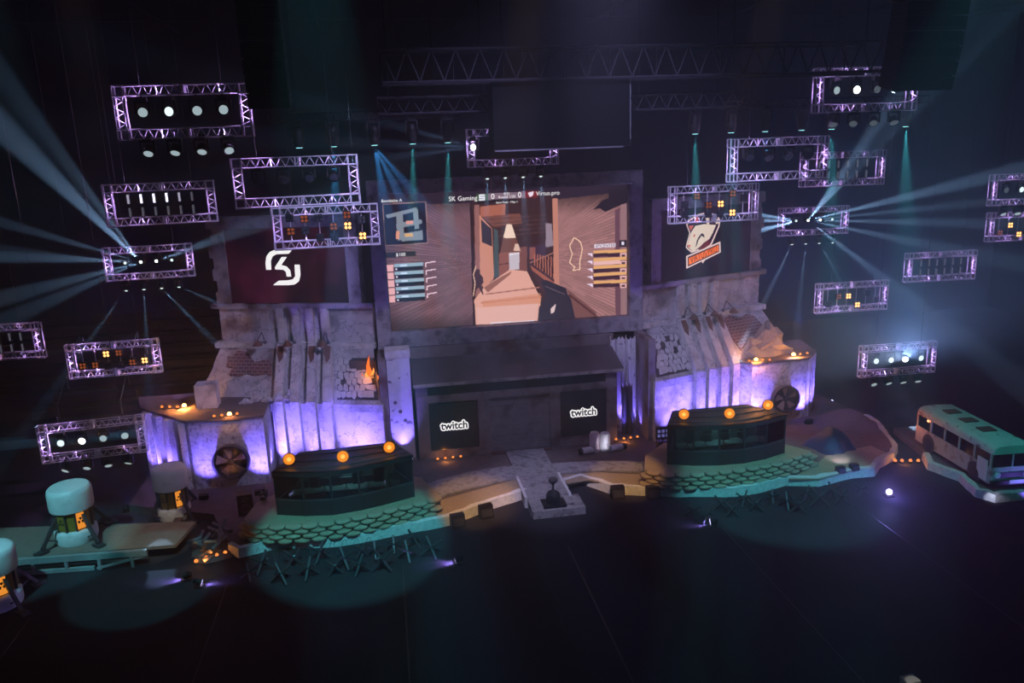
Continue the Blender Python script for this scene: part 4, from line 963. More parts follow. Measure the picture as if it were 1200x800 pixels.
# ------------------------------------------------------------------ bus on its island
isl = [tuple(gz(x, y, 0)[:2]) for x, y in [(1080, 538), (1087, 550), (1123.5, 564), (1142.6, 582), (1166, 589), (1200, 585)]] + [(20.5, 25.3), (22.0, 26.5), (22.5, 33.5), (18.3, 33.5)]
tag(MB().prism(inset(isl, 0.14), 0, 0.28).build('bus_island', DECK), 'low dirt island under the wrecked bus', 'platform')
tag(strip(isl[:8], 0.24, 0, 0.36, 'island_kerb', KERB, wob=0.05), 'rough stone kerb curving round the bus island', 'kerb', kind='thing')
bs = empty('wrecked_bus', (18.75, 28.7, 0.28), math.radians(-4.2), 'old wrecked passenger bus with pale roof parked beside the stage', 'bus')
BW, BL, BH = 0.88, 2.62, 1.92
def bus_section(y, w, h0, h1):
    return [(-w, y, h0), (-w, y, h1 - 0.32), (-w * 0.93, y, h1 - 0.12), (-w * 0.75, y, h1 - 0.02), (0, y, h1), (w * 0.75, y, h1 - 0.02), (w * 0.93, y, h1 - 0.12), (w, y, h1 - 0.32), (w, y, h0)]
def loft(secs):
    n = len(secs[0]); vs = [p for s_ in secs for p in s_]; fs = []
    for k in range(len(secs) - 1):
        for i in range(n): fs.append((k * n + i, k * n + (i + 1) % n, (k + 1) * n + (i + 1) % n, (k + 1) * n + i))
    fs += [tuple(range(n - 1, -1, -1)), tuple(range((len(secs) - 1) * n, len(secs) * n))]
    return MB().add(vs, fs)
def low(y, w): return [(-w, y, 0.22), (-w, y, 0.95), (w, y, 0.95), (w, y, 0.22)]
loft([low(-BL, BW * 0.96), low(-BL + 0.12, BW), low(BL - 0.12, BW), low(BL, BW * 0.96)]).build('body', BUSG, bs)
def roofs(y, w, dz=0.0):
    h = BH - dz; return [(-w, y, 1.50), (-w, y, h - 0.26), (-w * 0.94, y, h - 0.12), (-w * 0.75, y, h - 0.03), (0, y, h), (w * 0.75, y, h - 0.03), (w * 0.94, y, h - 0.12), (w, y, h - 0.26), (w, y, 1.50)]
rf = loft([roofs(-BL + 0.02, BW * 0.95, 0.06), roofs(-BL + 0.16, BW, 0.0), roofs(BL - 0.16, BW, 0.0), roofs(BL - 0.02, BW * 0.95, 0.06)]).build('roof', BUSR, bs, smooth=True)
for k in range(3): MB().box((0.0, -0.9 + 1.15 * k, BH + 0.015), (0.62, 0.5, 0.05)).build('roof_hatch', RUST, rf)
# pillars and panes
NP = 5
for sx in (-1, 1):
    for k in range(NP + 1):
        y = -BL + 0.12 + (2 * BL - 0.24) * k / NP
        MB().box((sx * (BW - 0.02), y, 1.23), (0.05, 0.09, 0.60)).build('window_pillar', BUSG, bs)
    for k in range(NP):
        y = -BL + 0.12 + (2 * BL - 0.24) * (k + 0.5) / NP
        MB().box((sx * (BW - 0.03), y, 1.225), (0.015, (2 * BL - 0.24) / NP - 0.1, 0.55)).build('side_window', GLASS if k != 0 else DGLASS, bs)
for sy, m_ in ((-1, DGLASS), (1, DGLASS)):
    for sx in (-1, 1): MB().box((sx * BW * 0.47, sy * (BL - 0.04), 1.23), (BW * 0.90, 0.02, 0.54)).build('windscreen' if sy < 0 else 'rear_window', m_, bs)
    MB().box((0, sy * (BL - 0.03), 1.23), (0.06, 0.05, 0.6)).build('window_pillar', BUSG, bs)
MB().box((0, -BL - 0.06, 0.32), (1.8, 0.14, 0.18)).build('bumper', BLACK, bs)
MB().box((0, -BL - 0.01, 0.62), (1.1, 0.05, 0.22)).build('grille', BLACK, bs)
pn = MB().box((0.15, -BL - 0.14, 0.36), (0.62, 0.02, 0.15)).build('number_plate', WHITEP, bs)
for sx in (-1, 1):
    MB().lathe([(0.15, 0), (0.15, 0.05), (0.12, 0.07)], 14, (sx * 0.62, -BL + 0.02, 0.62), M=Matrix.Rotation(math.pi / 2, 3, 'X')).build('headlamp', WHITEP, bs)
    for yy in (-1.65, 1.55):
        w = MB().lathe([(0.10, -0.02), (0.20, -0.02), (0.31, 0.0), (0.33, 0.03), (0.33, 0.19), (0.30, 0.22)], 18, (sx * (BW + 0.02), yy, 0.33), M=Matrix.Rotation(-sx * math.pi / 2, 3, 'Y')).build('wheel', BLACK, bs, smooth=True)
        MB().lathe([(0.44, 0), (0.44, 0.02)], 18, (sx * (BW - 0.005), yy, 0.40), M=Matrix.Rotation(sx * math.pi / 2, 3, 'Y')).build('wheel_arch', GAP, bs)
MB().box((-BW - 0.01, -BL + 0.55, 0.72), (0.03, 0.62, 0.9)).build('driver_door', WHITEP, bs)
MB().box((-0.65, BL + 0.02, 1.1), (0.22, 0.04, 0.3)).build('tail_lamp', RUST, bs)
for k in range(4):
    for sx in (-1, 1):
        MB().box((sx * 0.45, -1.2 + 0.95 * k, 0.75), (0.6, 0.12, 0.7)).build('seat', STEEL, bs)
MB().box((0, 0, 0.55), (2 * BW - 0.2, 2 * BL - 0.3, 0.06)).build('cabin_floor', STEEL, bs)
link_light('bus_cabin_light', 'POINT', (18.6, 29.6, 1.55), (0.75, 0.28, 0.85), 40, radius=0.1)
link_light('bus_tail_light', 'POINT', (17.55, 31.3, 1.4), (1.0, 0.22, 0.08), 26, radius=0.1)
link_light('bus_bumper_light', 'SPOT', (19.4, 24.9, 0.2), (0.22, 0.14, 1.0), 160, (18.9, 26.2, 0.6), 70, 0.6, 0.05)
link_light('kerb_light', 'SPOT', (17.0, 25.4, 0.5), (0.7, 0.75, 1.0), 26, (17.5, 25.7, 0.1), 60, 0.6, 0.05)

# ------------------------------------------------------------------ small stage furniture
def black_box(p, rz, label, grp, s=(0.48, 0.34, 0.36)):
    e = empty('floor_monitor', p, rz, label, 'speaker', grp)
    MB().add([(-s[0] / 2, -s[1] / 2, 0), (s[0] / 2, -s[1] / 2, 0), (s[0] / 2, s[1] / 2, 0), (-s[0] / 2, s[1] / 2, 0), (-s[0] / 2, -s[1] / 6, s[2]), (s[0] / 2, -s[1] / 6, s[2]), (s[0] / 2, s[1] / 2, s[2]), (-s[0] / 2, s[1] / 2, s[2])],
             [(3, 2, 1, 0), (4, 5, 6, 7), (0, 1, 5, 4), (1, 2, 6, 5), (2, 3, 7, 6), (3, 0, 4, 7)]).build('cabinet', BLACK, e)
    MB().box((0, -s[1] * 0.36, s[2] * 0.45), (s[0] * 0.8, 0.02, s[2] * 0.6), rot=Matrix.Rotation(-0.25, 3, 'X')).build('grille', STEEL, e)
for (x, y), lab in (((536, 613), 'barrel'), ((569, 602), 'barrel'), ((722, 580), 'bus'), ((763, 580), 'bus')):
    p = gz(x, y, 0.0); black_box((p[0], p[1] - 0.25, 0.0), 0.2 if lab == 'barrel' else -0.05, 'black wedge speaker on the kerb, %s side, %s the ramp' % (lab, 'close to' if abs(x - 645) < 90 else 'further from'), 'kerb wedge speakers on the %s side' % lab, (0.55, 0.4, 0.5))
for x, y in ((985, 553), (1001, 550)):
    p = gz(x, y, ZD); black_box((p[0], p[1], ZD), 0.1, 'black floodlight box before the blue tarpaulin, %s the bus' % ('further from' if x < 990 else 'closer to'), 'floodlight boxes before the tarpaulin', (0.36, 0.3, 0.25))
link_light('tarp_flood', 'SPOT', (13.4, 29.75, 0.75), (0.75, 0.68, 1.0), 60, (13.6, 30.5, 0.3), 95, 0.8, 0.08)
e = empty('stage_speaker', gz(289, 601, ZD), 0.15, 'upright black loudspeaker on the deck by the ribbed block', 'speaker')
MB().box((0, 0, 0.45), (0.6, 0.5, 0.9)).build('cabinet', BLACK, e)
for z, r in ((0.3, 0.2), (0.7, 0.12)): MB().lathe([(r, 0), (r * 0.9, 0.03), (r * 0.4, 0.0)], 14, (0, -0.25, z), M=Matrix.Rotation(math.pi / 2, 3, 'X')).build('driver', STEEL, e)
e = empty('camera_tripod', gz(312, 603, ZD), 0, 'dark video camera on a tripod beside the barrel-side booth', 'camera')
for k in range(3): MB().tube((0, 0, 0.75), (0.32 * math.cos(2.1 * k + 1), 0.32 * math.sin(2.1 * k + 1), 0), 0.03).build('leg', BLACK, e)
MB().box((0, 0, 0.90), (0.22, 0.5, 0.26)).build('camera_body', BLACK, e); MB().tube((0, -0.25, 0.90), (0, -0.45, 0.90), 0.09, n=10).build('lens', BLACK, e); MB().box((0.0, 0.1, 1.1), (0.1, 0.25, 0.08)).build('handle', BLACK, e)

# white drums and stubs before the portal
PW = mat('pinkish_white_paint', (0.62, 0.52, 0.54), 0.6, var=0.2)
for (x, y), h, m_, lab in (((697, 529), 0.9, PW, 'pinkish upright canister standing before the twitch panel'), ((709, 527), 0.8, WHITEP, 'white upright canister standing before the twitch panel')):
    e = empty('canister', gz(x, y, ZD), label=lab, cat='canister')
    MB().lathe([(0.24, 0), (0.25, 0.04), (0.25, h - 0.05), (0.22, h)], 16).build('body', m_, e, smooth=True); MB().lathe([(0.20, h - 0.02), (0.20, h + 0.07), (0.06, h + 0.10)], 14).build('lid', m_, e, smooth=True)
for (x, y), lab in (((689, 531), 'white canister fallen on its side next to the pinkish one'), ((722, 528), 'white canister fallen on its side towards the niche curtain')):
    p = gz(x, y, ZD); e = empty('fallen_canister', (p[0], p[1], ZD + 0.16), 0.2, lab, 'canister')
    MB().lathe([(0.15, -0.3), (0.16, -0.27), (0.16, 0.3), (0.13, 0.33)], 14, M=Matrix.Rotation(math.pi / 2, 3, 'Y')).build('body', WHITEP, e, smooth=True)
    MB().lathe([(0.14, 0), (0.15, 0.16), (0.12, 0.17)], 12, (-0.44 if x < 700 else 0.36, 0, 0), M=Matrix.Rotation(math.pi / 2, 3, 'Y')).build('cap', BLACK, e)
link_light('canister_light', 'SPOT', (3.6, 33.2, ZD + 0.3), (0.85, 0.8, 1.0), 30, (3.65, 34.2, 0.9), 80, 0.7, 0.05)
# lattice case beside the bus-side booth
p = gz(776, 530, ZD); e = empty('equipment_stand', p, 0, 'black stand with a grid light beside the bus-side booth', 'stand')
MB().box((0, 0, 0.35), (0.5, 0.4, 0.5)).build('case', BLACK, e); MB().box((0, 0, 0.05), (0.08, 0.08, 0.5)).build('post', BLACK, e)
gp = MB().box((0, -0.05, 1.0), (0.7, 0.1, 0.6)).build('grid_light', BLACK, e); MB().box((0, 0, 0.75), (0.06, 0.06, 0.5)).build('pole', BLACK, e)
for i in range(3):
    for j in range(2): MB().box((-0.2 + 0.2 * i, -0.11, 0.88 + 0.22 * j), (0.13, 0.02, 0.14)).build('grid_cell', emit('grid_cell_glow', (0.3, 0.28, 0.9), 0.35), gp)

# blue tarpaulin
rnd = random.Random(5); b = MB(); nu, nv = 22, 16; vs = []
for j in range(nv):
    for i in range(nu):
        s_, t_ = i / (nu - 1) * 2 - 1, j / (nv - 1) * 2 - 1
        h = 1.15 * max(0, 1 - abs(s_) ** 2.6) * max(0, 1 - abs(t_) ** 3.0) + 0.05 * math.sin(9 * s_ + 3 * t_) * (1 - s_ * s_)
        h *= 0.75 + 0.25 * s_
        vs.append((s_ * 0.85 + 0.05 * math.sin(5 * t_), t_ * 0.9 + 0.06 * math.sin(7 * s_), max(0.01, h + rnd.uniform(-.02, .02))))
b.add(vs, [(j * nu + i, j * nu + i + 1, (j + 1) * nu + i + 1, (j + 1) * nu + i) for j in range(nv - 1) for i in range(nu - 1)])
o = b.build('tarpaulin', mat('blue_tarpaulin', (0.018, 0.035, 0.10), 0.5, var=0.3), smooth=True, fix=False); put(o, (14.0, 31.8, ZD - 0.02), 0.3); tag(o, 'dark blue tarpaulin draped over a pile at the bus end of the stage', 'tarpaulin')

# ------------------------------------------------------------------ tank traps and floor lamps
def hedgehog():
    r = empty('tank_trap')
    for k in range(3):
        a = 2 * math.pi * k / 3; d = Vector((math.cos(a) * 0.80, math.sin(a) * 0.80, 0.60)).normalized() * 0.46
        MB().bar((-d.x, -d.y, 0.30 - d.z), (d.x, d.y, 0.30 + d.z), 0.07, 0.07).build('beam', STEEL, r)
    return r
h0 = hedgehog(); first = True
HL = [(292, 678), (308, 669), (330, 682), (345, 662), (362, 676), (376, 656), (393, 672), (404, 664), (422, 671), (424, 652), (440, 652), (449, 667), (462, 645), (478, 655), (486, 640), (506, 652)]
HR = [(812, 606), (828, 611), (845, 598), (858, 604), (872, 592), (886, 598), (905, 588), (922, 595), (935, 600), (945, 585), (960, 592), (975, 581), (985, 590), (1010, 580)]
for lst, word in ((HL, 'barrel'), (HR, 'bus')):
    by = sorted(lst, key=lambda q: abs(q[0] - 640))
    for x, y in lst:
        o = h0 if first else copy_tree(h0); first = False
        p = gz(x, y, 0.0); put(o, (p[0], p[1], 0.02), random.uniform(0, 3)); s = random.uniform(0.75, 1.15); o.scale = (s, s, s)
        tag(o, 'crossed steel tank trap before the %s-side sandbags, %s from the ramp' % (word, ORD[by.index((x, y))]), 'tank trap', 'tank traps before the %s-side sandbags' % word)
# coils of wire between them
for word, a, b_ in (('barrel', (300, 660), (500, 640)), ('bus', (830, 602), (1000, 580))):
    p0, p1 = Vector(gz(*a, 0)), Vector(gz(*b_, 0)); mb = MB(); n = 160; pts = []
    for i in range(n):
        t = i / (n - 1); p = p0.lerp(p1, t); an = t * 2 * math.pi * 14
        pts.append((p.x + 0.05 * math.sin(an), p.y + 0.28 * math.cos(an), 0.30 + 0.28 * math.sin(an)))
    for i in range(n - 1): mb.tube(pts[i], pts[i + 1], 0.009, n=3, cap=False)
    tag(mb.build('barbed_wire', STEEL, fix=False), 'loose coil of barbed wire along the %s-side tank traps' % word, 'wire', kind='thing')

def floor_lamp(px, aim, power, label, color=(0.34, 0.26, 1.0), size=75, lensk=1.0):
    p = gz(px[0], px[1], 0.16); e = empty('floor_spotlight', (p[0], p[1], 0), label=label, cat='lamp')
    d = Vector((aim[0] - p[0], aim[1] - p[1], aim[2] - 0.16)); M = d.to_track_quat('Z', 'Y').to_matrix()
    MB().box((0, 0, 0.03), (0.3, 0.3, 0.06)).build('base', BLACK, e)
    MB().lathe([(0.06, -0.2), (0.12, -0.15), (0.14, 0.05), (0.15, 0.08)], 12, (0, 0, 0.18), M=M).build('housing', BLACK, e, smooth=True)
    MB().lathe([(0.125, 0.075), (0.10, 0.10), (0.02, 0.11)], 12, (0, 0, 0.18), M=M).build('lens', emit('floor_lamp_lens_%d' % int(lensk * 10), (0.62, 0.55, 1.0), 3.0 * lensk), e, smooth=True)
    dn = d.normalized(); q = Vector((p[0], p[1], 0.18)) + dn * 0.14
    link_light('floor_spot_beam', 'SPOT', tuple(q), color, power, aim, size, 0.7, 0.04)
floor_lamp((537, 655), (-5.0, 25.9, -0.25), 110, 'floor spotlight throwing violet light along the barrel-side tank traps')
floor_lamp((835, 611), (5.2, 26.6, 0.0), 60, 'floor spotlight beside a tank trap in front of the bus-side sandbags')
floor_lamp((1042, 577), (11.5, 24.0, 2.2), 260, 'bright floor spotlight beyond the bus-side tank traps', lensk=2.5, size=90)
floor_lamp((218, 674), (-14.6, 26.8, -0.25), 120, 'floor spotlight throwing violet light towards the barrel platform')
floor_lamp((233, 682), (-12.3, 26.3, -0.25), 70, 'floor spotlight throwing violet light away from the barrel platform')
floor_lamp((976, 471), (13.0, 36.2, 0.9), 90, 'floor spotlight behind the bus-side block corner')
floor_lamp((148, 595), (-17.5, 33.9, 0.4), 70, 'floor spotlight behind the steel platform')
link_light('floor_glow', 'POINT', (13.9, 26.9, 0.5), (0.20, 0.16, 1.0), 60, radius=0.1)

# ------------------------------------------------------------------ truss frames
def truss(mb, p0, p1, s=0.29, n=None, r=0.022, rl=0.013):
    a, b = Vector(p0), Vector(p1); d = b - a; L = d.length; t = d / L
    up = Vector((0, 1, 0)); sd = t.cross(up).normalized(); h = s / 2
    C = [(1, 1), (1, -1), (-1, -1), (-1, 1)]
    for (i, j) in C:
        o_ = sd * (h * i) + up * (h * j); mb.tube(tuple(a + o_), tuple(b + o_), r, n=6)
    n = n or max(2, round(L / (s * 1.05)))
    for k in range(n):
        q0, q1, qm = a + t * (L * k / n), a + t * (L * (k + 1) / n), a + t * (L * (k + 0.5) / n)
        mb.tube(tuple(q0 + sd * h - up * h), tuple(qm - sd * h - up * h), rl, n=4, cap=False); mb.tube(tuple(qm - sd * h - up * h), tuple(q1 + sd * h - up * h), rl, n=4, cap=False)
        if k % 3 == 0:
            mb.tube(tuple(q0 + sd * h + up * h), tuple(q0 - sd * h + up * h), rl, n=4, cap=False); mb.tube(tuple(q0 + sd * h + up * h), tuple(q0 + sd * h - up * h), rl, n=4, cap=False)
    return mb
FW, FH, TS = 4.0, 1.58, 0.30
def frame_proto():
    r = empty('truss_frame'); z = FH / 2 - TS / 2; x = FW / 2 - TS / 2
    truss(MB(), (-x + TS / 2, 0, z), (x - TS / 2, 0, z)).build('top_truss', ALU, r); truss(MB(), (-x + TS / 2, 0, -z), (x - TS / 2, 0, -z)).build('bottom_truss', ALU, r)
    for sx in (-1, 1):
        truss(MB(), (sx * x, 0, -z + TS / 2), (sx * x, 0, z - TS / 2)).build('side_truss', ALU, r)
        for sz in (-1, 1):
            mb = MB()
            for i in (-1, 1):
                for j in (-1, 1):
                    mb.box((sx * x + i * TS / 2, j * TS / 2, sz * z), (0.045, 0.045, TS)); mb.box((sx * x, j * TS / 2, sz * z + i * TS / 2), (TS, 0.045, 0.045)); mb.box((sx * x + i * TS / 2, 0, sz * z + j * TS / 2), (0.045, TS, 0.045))
            mb.build('corner_block', ALU, r)
    for sz in (-1, 1): MB().box((0, 0, sz * z), (0.05, TS + 0.03, TS + 0.03)).box((0.09, 0, sz * z), (0.03, TS + 0.03, TS + 0.03)).build('joint_plate', ALU, r)
    return r
FRAMES = dict(
 A1=(-11.6, 26.6, 15.9, -2, 'W', 'the topmost frame on the barrel side'), A2=(9.3 * -0.915, 27.4, 13.62, 6, 'H', 'the frame hung above the SK screen'),
 A3=(-14.29, 33.02, 12.81, 7, 'T', 'the strobe frame high on the barrel side'), A4=(-17.09, 40.31, 9.67, 4, 'D', 'the beam frame beyond the barrel-side wing'),
 A5=(-7.98, 31.66, 11.72, 2, 'B', 'the blinder frame before the SK screen'), A6=(-18.58, 37.99, 5.57, 1, 'B', 'the blinder frame above the barrel-side seating'),
 A7=(-18.36, 33.42, 3.29, 6, 'W', 'the low frame behind the drums'), A8=(-23.03, 36.97, 6.92, -4, 'T', 'the strobe frame at the barrel-side edge'),
 AC=(-0.02, 34.68, 14.46, 4, 'C', 'the frame above the video wall'),
 A9=(12.32, 28.27, 16.09, -3, 'W', 'the topmost frame on the bus side'), A10=(9.32, 28.99, 13.67, 0, 'H', 'the frame hung above the wolf-emblem screen'),
 A11=(15.79, 35.09, 12.92, -6, 'T', 'the strobe frame high on the bus side'), A12=(8.52, 33.08, 11.76, -2, 'B', 'the blinder frame before the wolf-emblem screen'),
 A13=(18.48, 42.06, 9.75, -6, 'D', 'the beam frame beyond the bus-side wing'), A14=(18.66, 38.12, 6.04, -2, 'B', 'the blinder frame above the bus-side block'),
 A15=(23.99, 38.40, 7.33, -3, 'T', 'the strobe frame above the bus'), A16=(27.06, 36.45, 11.43, -6, 'W', 'the highest frame at the bus-side edge'),
 A17=(28.88, 38.51, 9.25, -6, 'B', 'the blinder frame at the bus-side edge'), A18=(19.23, 34.71, 3.42, -2, 'W', 'the low frame behind the bus'))
fp_ = frame_proto(); firstf = True
LENS = {k: emit('wash_lens_%s' % k, c, s) for k, c, s in (('hot', (0.92, 1.0, 1.0), 6.0), ('bright', (0.80, 0.97, 1.0), 1.3), ('mid', (0.66, 0.85, 0.92), 0.55), ('dim', (0.45, 0.55, 0.66), 0.16))}
LENSOFF = mat('lens_glass_off', (0.05, 0.05, 0.07), 0.2)
def head_proto(kind, r=0.145):
    e = empty('moving_head')
    MB().box((0, 0, 0.36), (0.30, 0.22, 0.14)).build('base', BLACK, e)
    MB().box((0, 0, 0.48), (0.06, 0.06, 0.12)).build('clamp', BLACK, e)
    MB().box((-0.20, 0, 0.14), (0.05, 0.12, 0.38)).box((0.20, 0, 0.14), (0.05, 0.12, 0.38)).box((0, 0, 0.28), (0.42, 0.12, 0.05)).build('yoke', BLACK, e)
    M = Matrix.Rotation(math.radians(90), 3, 'X')
    MB().lathe([(0.08, -0.2), (0.14, -0.16), (0.17, 0.02), (0.175, 0.10)], 14, M=M).build('head', BLACK, e, smooth=True)
    MB().lathe([(r, 0.09), (r * 0.9, 0.115), (0.02, 0.13)], 14, M=M).build('lens', LENS[kind] if kind in LENS else LENSOFF, e, smooth=True)
    return e
HEADP = {k: head_proto(k) for k in ('hot', 'bright', 'mid', 'dim', 'off')}
TINYP = {k: head_proto(k, 0.07) for k in ('hot', 'bright')}
def blinder_proto(on):
    e = empty('blinder_lamp'); MB().box((0, 0, 0), (0.30, 0.14, 0.30)).build('housing', BLACK, e)
    m_ = {2: emit('blinder_hot', (1.0, 0.42, 0.12), 4.0), 1: emit('blinder_low', (1.0, 0.22, 0.06), 0.28), 0: LENSOFF}[on]
    for i in (-1, 1):
        for j in (-1, 1): MB().lathe([(0.058, 0), (0.05, 0.02), (0.01, 0.028)], 10, (i * 0.07, -0.07, j * 0.07), M=Matrix.Rotation(math.pi / 2, 3, 'X')).build('lens', m_, e)
    return e
BLP = {k: blinder_proto(k) for k in (0, 1, 2)}
def tube_proto(b):
    e = empty('strobe_tube'); MB().box((0, 0.03, 0), (0.12, 0.08, 0.40)).build('housing', BLACK, e)
    MB().box((0, -0.02, 0), (0.08, 0.02, 0.34)).build('lens', emit('strobe_glow_%d' % b, (0.78, 0.74, 1.0), (0.10, 0.5, 2.2)[b]), e); return e
TUP = {k: tube_proto(k) for k in (0, 1, 2)}
STATE = dict(A1=('mid', 'bright', 'mid', 'mid'), A7=('bright', 'hot', 'mid', 'mid'), A9=('mid', 'hot', 'dim', 'off'), A16=('dim', 'bright', 'mid', 'mid'), A18=('bright', 'bright', 'hot', 'bright'))
BST = dict(A5=[(0, -.1, 1), (1, .35, 1), (3, .0, 1), (4, .42, 1), (4, .0, 2), (5, -.42, 2), (0, .4, 0), (1, -.1, 0), (2, .35, 0), (2, -.4, 0), (3, -.4, 0), (5, .2, 0)],
           A6=[(2, .28, 2), (1, -.2, 1), (0, -.2, 1), (3, .3, 1), (4, -.2, 1), (5, -.15, 2), (2, -.3, 0), (3, -.3, 0), (5, .3, 0)],
           A12=[(1, .35, 1), (2, -.05, 1), (3, -.02, 2), (4, -.42, 2), (4, .4, 1), (0, .0, 0), (2, -.45, 0), (3, -.45, 0), (5, .2, 0), (0, -.4, 0)],
           A14=[(1, .08, 1), (2, .08, 2), (3, -.42, 2), (0, -.3, 0), (4, .2, 0), (5, -.2, 0)], A17=[(1, .1, 2), (2, -.42, 2), (0, -.3, 1), (3, .2, 0), (4, -.2, 0), (5, .2, 0)])
FRM = {}
for key, (fx, fy, fz, yaw, typ, ph) in FRAMES.items():
    o = fp_ if firstf else copy_tree(fp_); firstf = False
    ya = math.radians(yaw); put(o, (fx, fy, fz), ya)
    tag(o, 'violet-lit aluminium box truss rectangle, ' + ph, 'truss', 'truss frames around the stage')
    def T(x, y, z, fx=fx, fy=fy, fz=fz, ya=ya): return (fx + x * math.cos(ya) - y * math.sin(ya), fy + x * math.sin(ya) + y * math.cos(ya), fz + z)
    FRM[key] = T
    for sx in (-1, 1): MB().tube((sx * 1.2, 0, FH / 2 - 0.05), (sx * 1.2, 0, 24.05 - fz), 0.012, n=4).build('hanging_cable', STEEL, o)
    TC = (0.60, 0.35, 1.0)                    # violet fixtures tucked inside the truss, shining along it
    for sx in (-1, 1):
        for sz in (-1, 1):
            link_light('truss_glow', 'SPOT', T(sx * 1.85, 0.0, sz * 0.70), TC, 42, T(sx * 1.85, 0.0, -sz), 58, 0.6, 0.03)
            link_light('truss_glow', 'SPOT', T(sx * 0.05, 0.0, sz * 0.64), TC, 38, T(sx * 2, 0.0, sz * 0.64), 46, 0.6, 0.03)
            link_light('truss_glow', 'SPOT', T(sx * 1.78, 0.0, sz * 0.64), TC, 24, T(0, 0.0, sz * 0.64), 40, 0.6, 0.03)
    inner = lambda i, n: ORD[n - 1 - i if fx < -0.5 else i]
    def place(proto, loc, rot, label, cat, grp):
        c = copy_tree(proto); put(c, loc, rot[2]); tilt(c, rot[0]); return tag(c, label, cat, grp)
    if typ == 'W':
        st = STATE[key]
        for i in range(4):
            place(HEADP[st[i]], T(-1.2 + 0.8 * i, -0.02, 0.0), (random.uniform(-.1, .15), 0, ya + random.uniform(-.3, .3)), 'wash light inside ' + ph + ', %s from stage centre' % inner(i, 4), 'stage light', 'wash lights inside ' + ph)
            place(HEADP['mid' if key != 'A9' else 'dim'], T(-1.2 + 0.8 * i, -0.02, -1.16), (random.uniform(.7, 1.0), 0, ya + random.uniform(-.5, .5)), 'wash light below ' + ph + ', %s from stage centre' % inner(i, 4), 'stage light', 'wash lights below ' + ph)
    elif typ == 'H':
        for i in range(4): place(HEADP['off'], T(-1.2 + 0.8 * i, -0.02, 0.12), (random.uniform(.3, .8), 0, ya), 'unlit moving light inside ' + ph + ', %s from stage centre' % inner(i, 4), 'stage light', 'unlit moving lights inside ' + ph)
    elif typ in 'DC':
        for i in range(4):
            if typ == 'D': place(TINYP['hot' if i in (1, 2) else 'bright'], T(-1.05 + 0.7 * i, -0.02, 0.05), (0, 0, ya), 'beam light inside ' + ph + ', %s from stage centre' % inner(i, 4), 'stage light', 'beam lights inside ' + ph)
            place(TINYP['bright'], T(-1.2 + 0.8 * i, -0.02, -1.20), (1.2, 0, ya), 'beam light below ' + ph + ', %s from stage centre' % (inner(i, 4) if typ == 'D' else ORD[i]), 'stage light', 'beam lights below ' + ph)
        if typ == 'C': place(HEADP['hot'], T(-1.75, -0.35, 0.05), (0, 0, -0.8), 'bright moving light at the end of ' + ph, 'stage light', None)
    elif typ == 'B':
        for i in range(6): MB().tube((-1.35 + 0.54 * i, 0, 0.5), (-1.35 + 0.54 * i, 0, -0.5), 0.018, n=4).build('upright_rod', ALU, o)
        for (i, z, on) in BST[key]: place(BLP[on], T(-1.35 + 0.54 * i, -0.11, z), (0, 0, ya), ('glowing' if on == 2 else 'dimly glowing' if on == 1 else 'unlit') + ' blinder in ' + ph + ', %s rod, %s' % (inner(i, 6), 'upper' if z > 0.2 else 'lower' if z < -0.15 else 'middle'), 'stage light', ('lit' if on == 2 else 'dim' if on else 'unlit') + ' blinders in ' + ph)
    elif typ == 'T':
        for i in range(6):
            for z, b in ((0.22, (1, 2, 2, 2, 1, 0)[i] if key == 'A3' else 0), (-0.28, 0)):
                place(TUP[b], T(-1.15 + 0.46 * i, -0.05, z), (0, 0, ya), '%s strobe tube in ' % ('upper' if z > 0 else 'lower') + ph + ', %s from stage centre' % inner(i, 6), 'stage light', 'strobe tubes in the %s row of ' % ('upper' if z > 0 else 'lower') + ph)
for d_ in (HEADP, TINYP, BLP, TUP):
    for e in d_.values(): drop(e)

# ------------------------------------------------------------------ dark overhead rigging
g = empty('lighting_girder', (2.9, 26.2, 17.0), label='long dark lattice girder crossing above the stage', cat='truss')
truss(MB(), (-8.4, 0, 0), (8.3, 0, 0), 0.95, 22, 0.05, 0.03).build('girder', DTRUSS, g)
for x in (-8, 0, 8): MB().tube((x, 0, 0.5), (x, 0, 6.9), 0.02, n=4).build('hanging_cable', DTRUSS, g)
for (x0, x1, y_, z_, lab) in ((-5.7, -1.9, 27.0, 15.9, 'short dark truss below the girder, barrel side of the black box'), (2.7, 6.9, 27.0, 15.8, 'short dark truss below the girder, bus side of the black box')):
    g = empty('rigging_truss', ((x0 + x1) / 2, y_, z_), label=lab, cat='truss'); w = (x1 - x0) / 2
    truss(MB(), (-w, 0, 0), (w, 0, 0), 0.5, None, 0.03, 0.02).build('truss', DTRUSS, g)
    for s_ in (-1, 1): MB().tube((s_ * w * 0.8, 0, 0.25), (s_ * w * 0.8, 0, 8.1), 0.015, n=4).build('hanging_cable', DTRUSS, g)
for (x0, x1, z_, word) in ((-9.6, -2.6, 15.75, 'barrel'), (5.6, 16.2, 15.75, 'bus')):
    g = empty('light_bar', ((x0 + x1) / 2, 30.0, z_), label='dark pipe truss carrying the row of profile lights on the %s side' % word, cat='truss'); w = (x1 - x0) / 2
    truss(MB(), (-w, 0, 0), (w, 0, 0), 0.28, None, 0.02, 0.012).build('truss', DTRUSS, g)
    for s_ in (-1, 1): MB().tube((s_ * w * 0.7, 0, 0.14), (s_ * w * 0.7, 0, 8.2), 0.012, n=4).build('hanging_cable', DTRUSS, g)
